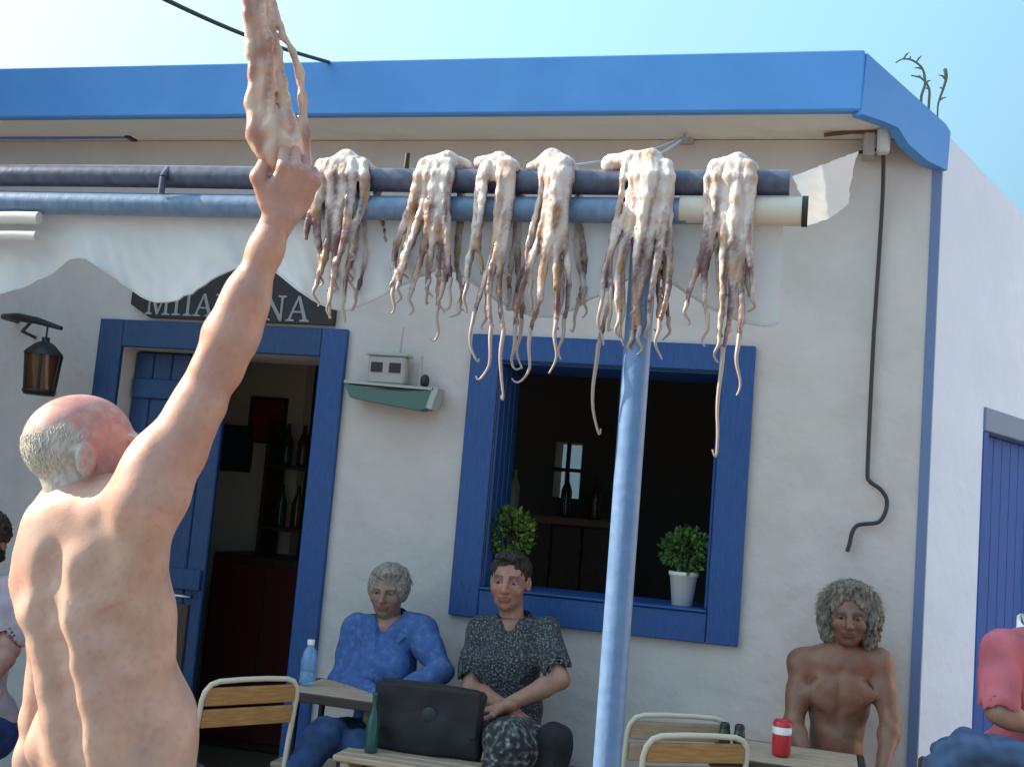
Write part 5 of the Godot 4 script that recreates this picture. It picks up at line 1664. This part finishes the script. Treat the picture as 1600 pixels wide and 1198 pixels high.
func guests() -> void:
	# woman in the blue cardigan
	var z := 0.30
	var hd := onz(607, 922, z)
	var a := onz(560, 985, z - 0.02)
	var b := onz(656, 984, z - 0.02)
	var pel := Vector3((a.x + b.x) / 2, 0.53, 0.22)
	var e1 := onz(533, 1062, z + 0.06)
	var e2 := onz(690, 1050, z + 0.06)
	var t := seated("elderly grey haired woman in a patterned blue cardigan seated by the wall", {
		"pelvis": pel, "shl": a, "shr": b, "ell": e1, "elr": e2, "wrl": onz(590, 1092, z + 0.28), "wrr": onz(610, 1092, z + 0.30),
		"head": hd, "face": Vector3(0.10, -0.10, 1.0), "tone": Color(0.33, 0.20, 0.15), "face_tone": Color(0.27, 0.165, 0.125), "brow": Color(0.25, 0.22, 0.2), "sleeve": 0.97, "shirt": M.cardigan, "bulk": 1.08, "breasts": true, "vee": 0.12, "size": 0.93,
		"knl": onz(505, 1150, 0.86), "knr": onz(560, 1170, 0.80), "anl": Vector3(-2.0, 0.09, 0.95), "anr": Vector3(-1.65, 0.09, 0.80), "trouser": Color(0.022, 0.055, 0.15), "collar": M.cardigan})
	hair_mass(t, hd, Vector3(0.10, -0.10, 1.0), Vector3.UP, [[0, 0.040, -0.018, 0.086, 0.078, 0.094], [0.055, 0.01, 0.0, 0.034, 0.06, 0.06], [-0.055, 0.01, 0.0, 0.034, 0.06, 0.06], [0, 0.082, 0.045, 0.062, 0.028, 0.04]], [[0, -0.045, 0.085, 0.058, 0.092, 0.075], [0, -0.13, 0.02, 0.09, 0.08, 0.12]], 0.005, Vector3(110, 80, 110), grey_hair(Color(0.16, 0.145, 0.13), Color(0.34, 0.32, 0.29)))
	strands(t, hd + Vector3(0, 0.03, -0.015), Basis.IDENTITY, Vector3(0.088, 0.085, 0.095), Color(0.32, 0.30, 0.28), 150, func(q: Vector3) -> bool: return q.y > -0.3 and (q.z < 0.4 or q.y > 0.7), 0.022, 0.0012)
	# man in the printed shirt
	z = 0.34
	hd = onz(797, 908, z)
	a = onz(752, 990, z - 0.02)
	b = onz(850, 988, z - 0.02)
	pel = Vector3((a.x + b.x) / 2 + 0.02, 0.53, 0.24)
	e1 = onz(735, 1075, z + 0.05)
	e2 = onz(876, 1062, z + 0.10)
	t = seated("dark haired man in a dark printed short sleeved shirt, forearm across his lap", {
		"pelvis": pel, "shl": a, "shr": b, "ell": e1, "elr": e2, "wrl": onz(800, 1110, z + 0.24), "wrr": onz(786, 1104, z + 0.30),
		"head": hd, "face": Vector3(0.05, -0.02, 1.0), "tone": Color(0.35, 0.19, 0.135), "face_tone": Color(0.36, 0.18, 0.14), "brow": Color(0.02, 0.015, 0.012), "sleeve": 0.36, "shirt": M.cloth_print, "bulk": 1.12, "vee": 0.08, "size": 1.0, "flush": 0.5,
		"hr": Vector3(-0.8, -0.25, 0.2), "hl": Vector3(0.7, -0.3, 0.3),
		"knl": onz(790, 1185, 0.78), "knr": onz(868, 1160, 0.74), "anl": Vector3(-1.15, 0.09, 0.85), "anr": Vector3(-0.9, 0.09, 0.8), "trouser": Color(0.012, 0.014, 0.018)})
	hair_mass(t, hd, Vector3(0.05, -0.02, 1.0), Vector3.UP, [[0, 0.045, -0.016, 0.084, 0.082, 0.096], [0, 0.100, 0.045, 0.058, 0.022, 0.04]], [[0, -0.050, 0.095, 0.062, 0.118, 0.075], [0, -0.10, 0.0, 0.10, 0.095, 0.13]], 0.007, Vector3(100, 70, 100), grey_hair(Color(0.010, 0.008, 0.007), Color(0.035, 0.027, 0.022)))
	strands(t, hd + Vector3(0, 0.035, -0.012), Basis.IDENTITY, Vector3(0.086, 0.088, 0.098), Color(0.025, 0.02, 0.017), 120, func(q: Vector3) -> bool: return q.y > 0.1 and (q.z < 0.3 or q.y > 0.75), 0.018, 0.0011)
	# black and white printed wrap folded over his near knee
	var kp := onz(795, 1172, 0.82)
	base = kp
	var wf := Field.new(kp - Vector3(0.22, 0.26, 0.22), kp + Vector3(0.22, 0.14, 0.22), 0.011)
	wf.chain([kp + Vector3(0.03, 0.02, -0.14), kp + Vector3(0, 0.015, 0.0), kp + Vector3(-0.01, -0.18, 0.04)], [0.075, 0.090, 0.075], 0.04)
	wf.rough(nz, 0.014, Vector3(20, 12, 20))
	var ws := Hull.new(base)
	ws.add(wf, plain(Color.WHITE))
	whole("printed_wrap", ws.done(), M.cloth_bold_print, "black and white printed wrap over the knee of the man in the dark shirt", "cloth", base)
	# long haired man
	z = 0.30
	hd = onz(1328, 962, z)
	a = onz(1255, 1036, z - 0.02)
	b = onz(1372, 1036, z - 0.02)
	pel = Vector3((a.x + b.x) / 2, 0.53, 0.24)
	e1 = onz(1240, 1128, z + 0.06)
	e2 = onz(1392, 1126, z + 0.05)
	t = seated("sun browned bare chested man with bushy long grey hair", {
		"pelvis": pel, "shl": a, "shr": b, "ell": e1, "elr": e2, "wrl": onz(1262, 1195, z + 0.20), "wrr": onz(1380, 1200, z + 0.22),
		"head": hd, "face": Vector3(-0.05, -0.05, 1.0), "tone": Color(0.225, 0.105, 0.068), "face_tone": Color(0.20, 0.096, 0.068), "brow": Color(0.08, 0.06, 0.05), "red": 0.4, "size": 0.95, "bulk": 0.90,
		"knl": onz(1235, 1240, 0.75), "knr": onz(1392, 1240, 0.75), "anl": Vector3(0.02, 0.09, 0.75), "anr": Vector3(0.36, 0.09, 0.75), "trouser": Color(0.035, 0.036, 0.05)})
	hair_mass(t, hd, Vector3(-0.05, -0.05, 1.0), Vector3.UP, [[0, 0.050, -0.020, 0.100, 0.085, 0.100], [0.080, 0.0, -0.015, 0.042, 0.080, 0.065], [-0.080, 0.0, -0.015, 0.042, 0.080, 0.065], [0.070, -0.075, -0.015, 0.042, 0.065, 0.055], [-0.066, -0.065, -0.015, 0.040, 0.060, 0.055], [0.01, 0.105, 0.035, 0.060, 0.030, 0.045]], [[0, -0.045, 0.095, 0.056, 0.115, 0.085], [0, -0.15, 0.03, 0.06, 0.09, 0.09]], 0.013, Vector3(75, 40, 75), grey_hair(Color(0.075, 0.062, 0.05), Color(0.25, 0.22, 0.18)))
	strands(t, hd + Vector3(0, 0.02, -0.02), Basis.IDENTITY, Vector3(0.112, 0.105, 0.105), Color(0.20, 0.175, 0.14), 700, func(q: Vector3) -> bool: return (q.z < 0.62 or q.y > 0.72) and q.y > -0.35, 0.042, 0.0011, 1.1)
	strands(t, hd + Vector3(0, 0.02, -0.02), Basis.IDENTITY, Vector3(0.118, 0.11, 0.105), Color(0.34, 0.30, 0.25), 650, func(q: Vector3) -> bool: return q.z < 0.5 and q.y > -0.7, 0.034, 0.0009, 0.25)
	# person in the pink shirt bending forward at the right edge
	var z2 := 0.80
	a = onz(1560, 1000, z2 + 0.05)
	b = onz(1660, 985, z2 - 0.15)
	t = seated("person in a pink tee shirt bending forward at the right edge", {
		"pelvis": Vector3(0.70, 0.56, 0.86), "shl": onz(1566, 1018, z2 + 0.12), "shr": onz(1672, 1010, z2 - 0.20), "ell": onz(1560, 1112, z2 + 0.22), "elr": onz(1690, 1120, z2 + 0.0), "wrl": onz(1625, 1140, z2 + 0.20), "wrr": onz(1680, 1180, z2 + 0.25),
		"front": Vector3(0.75, -0.25, 0.35), "head": onz(1668, 955, z2 + 0.1), "face": Vector3(0.8, -0.35, 0.4), "tone": Color(0.30, 0.17, 0.12), "brow": Color(0.1, 0.07, 0.05), "sleeve": 0.40, "shirt": M.cloth, "shirt_colour": mottled(Color(0.50, 0.13, 0.165), 0.25, 20.0), "bulk": 1.2, "vee": 0.04,
		"knl": Vector3(0.90, 0.55, 1.15), "knr": Vector3(1.05, 0.55, 0.85), "anl": Vector3(0.85, 0.09, 1.1), "anr": Vector3(1.1, 0.09, 0.9), "trouser": Color(0.085, 0.10, 0.085)})
	hair_mass(t, onz(1668, 955, z2 + 0.1), Vector3(0.8, -0.35, 0.4), Vector3.UP, [[0, 0.045, -0.016, 0.084, 0.082, 0.096]], [[0, -0.050, 0.095, 0.062, 0.118, 0.075], [0, -0.10, 0.0, 0.10, 0.095, 0.13]], 0.007, Vector3(100, 70, 100), grey_hair(Color(0.03, 0.02, 0.015), Color(0.07, 0.05, 0.035)))
	# folded denim jacket on the low wall in front of the pink shirt
	var dj := onz(1505, 1172, 0.98)
	base = Vector3(dj.x, 0, dj.z)
	var jt := thing("denim_jacket", "blue denim jacket lying over a crate beside the pink shirt", "jacket", base)
	var jf := Field.new(dj - Vector3(0.22, 0.14, 0.2), dj + Vector3(0.3, 0.14, 0.2), 0.011)
	jf.ell(dj + Vector3(0.03, -0.01, 0), Vector3(0.13, 0.055, 0.11), Basis.IDENTITY, 0.03)
	jf.chain([dj + Vector3(-0.09, -0.05, 0.09), dj + Vector3(0, 0.03, 0.08), dj + Vector3(0.18, 0.02, 0.10)], [0.04, 0.045, 0.05], 0.04)
	jf.rough(nz, 0.012, Vector3(22, 14, 22))
	var js := Hull.new(base)
	js.add(jf, mottled(Color(0.055, 0.10, 0.20), 0.4, 40.0))
	put("folds", js.done(), M.cloth, jt)
	put("crate", shape().box(Vector3(dj.x + 0.05, (dj.y - 0.05) / 2, dj.z), Vector3(0.34, dj.y - 0.06, 0.26), Basis.IDENTITY, 0.01).done(), M.wood_dark, jt)
	# person cut off by the left edge
	z2 = 1.15
	hd = onz(-26, 845, z2)
	t = seated("dark haired person in a pale top and blue trousers, beside the bare backed man", {
		"pelvis": Vector3(-3.02, 0.55, 1.10), "shl": onz(-100, 915, z2), "shr": onz(6, 925, z2), "ell": onz(-110, 1010, z2 + 0.05), "elr": onz(14, 1015, z2 + 0.08), "wrl": onz(-50, 1070, z2 + 0.25), "wrr": onz(-18, 1065, z2 + 0.28),
		"head": hd, "face": Vector3(0.5, 0.0, 0.8), "tone": Color(0.36, 0.19, 0.15), "brow": Color(0.03, 0.02, 0.02), "sleeve": 0.40, "shirt": M.cloth, "shirt_colour": mottled(Color(0.38, 0.32, 0.38), 0.3, 20.0), "vee": 0.05,
		"knl": Vector3(-3.1, 0.55, 1.6), "knr": Vector3(-2.82, 0.58, 1.55), "anl": Vector3(-3.1, 0.09, 1.6), "anr": Vector3(-2.82, 0.09, 1.6), "trouser": Color(0.02, 0.04, 0.16)})
	hair_mass(t, hd, Vector3(0.5, 0.0, 0.8), Vector3.UP, [[0, 0.040, -0.020, 0.090, 0.085, 0.100], [0, -0.05, -0.05, 0.075, 0.08, 0.055]], [[0, -0.045, 0.095, 0.062, 0.115, 0.080]], 0.012, Vector3(80, 60, 80), grey_hair(Color(0.012, 0.008, 0.007), Color(0.04, 0.025, 0.02)))

func clear_sky(to_sun: Vector3) -> Image:      # hazy summer air: a wide pale aureole round the sun, deeper blue away from it
	var w := 512
	var h := 256
	var im := Image.create(w, h, false, Image.FORMAT_RGBF)
	for y in h:
		var e := PI * (0.5 - (y + 0.5) / h)
		for x in w:
			var a := TAU * (x + 0.5) / w
			var v := Vector3(sin(a) * cos(e), sin(e), -cos(a) * cos(e))
			var ang := rad_to_deg(v.angle_to(to_sun))
			var up := clampf(v.y, 0.0, 1.0)
			var c := Vector3(0.13, 0.20, 0.29).lerp(Vector3(0.045, 0.10, 0.24), pow(up, 0.45))
			c += Vector3(0.42, 0.77, 0.92) * exp(-pow(ang / 104.0, 9.0)) + Vector3(1.0, 0.97, 0.92) * 1.3 * exp(-pow(ang / 49.0, 2.8))
			c += Vector3(1.0, 0.95, 0.85) * 4.0 * exp(-ang / 6.0)
			c /= 2.0
			if v.y < 0.0:
				c = c.lerp(Vector3(0.12, 0.11, 0.10), clampf(-v.y * 12.0, 0.0, 1.0))
			im.set_pixel(x, y, Color(c.x, c.y, c.z))
	return im

func _ready() -> void:
	rng.seed = 11
	nz.seed = 4
	nz.noise_type = FastNoiseLite.TYPE_SIMPLEX_SMOOTH
	nz.frequency = 0.5
	nz.fractal_type = FastNoiseLite.FRACTAL_NONE
	aim()
	# camera
	var cam := Camera3D.new()
	cam.name = "camera"
	cam.fov = rad_to_deg(2.0 * atan(599.0 / FOCAL))
	cam.near = 0.05
	cam.far = 600.0
	cam.transform = Transform3D(Basis(cam_r, cam_u, -cam_f), EYE)
	add_child(cam)
	cam.current = true
	# sky and exposure
	var env := Environment.new()
	env.background_mode = Environment.BG_SKY
	var az := deg_to_rad(-6.0)
	var el := deg_to_rad(31.0)
	var to_sun := Vector3(-cos(az) * cos(el), sin(el), -sin(az) * cos(el))
	var sm := PanoramaSkyMaterial.new()
	sm.panorama = ImageTexture.create_from_image(clear_sky(to_sun))
	var sky := Sky.new()
	sky.sky_material = sm
	env.sky = sky
	env.tonemap_mode = Environment.TONE_MAPPER_LINEAR
	env.tonemap_exposure = 2.08
	env.sdfgi_enabled = true
	env.ssao_enabled = true
	env.ssil_enabled = true
	var we := WorldEnvironment.new()
	we.name = "environment"
	we.environment = env
	add_child(we)
	# the sun: high on the left, a little behind the taverna
	var sun := DirectionalLight3D.new()
	sun.name = "sun"
	sun.light_energy = 1.6
	sun.light_color = Color(1.0, 0.92, 0.79)
	sun.light_angular_distance = 0.5
	sun.shadow_enabled = true
	add_child(sun)
	sun.look_at_from_position(Vector3.ZERO, -to_sun, Vector3.UP)
	materials()
	base = Vector3.ZERO
	# ground
	var g := MeshInstance3D.new()
	g.name = "ground"
	g.mesh = shape().box(Vector3(0, -0.05, 0), Vector3(400, 0.1, 400)).done()
	g.material_override = M.paving
	g.set_meta("kind", "structure")
	g.set_meta("label", "pale worn paving in front of the taverna")
	add_child(g, true)
	added_houses()
	taverna()
	inside()
	sign_board()
	rack()
	on_the_wall()
	basil(onz(1065, 953, -0.10) * Vector3(1, 0, 1) + Vector3(0, WIN[2] + 0.013, 0), "basil in a white pot at the right end of the window sill", 0.105)
	basil(onz(788, 950, -0.14) * Vector3(1, 0, 1) + Vector3(0, WIN[2] + 0.013, 0), "bright basil plant at the left end of the window sill", 0.118, 2.2)
	furniture()
	octopuses()
	held_octopus()
	guests()
	standing_man()
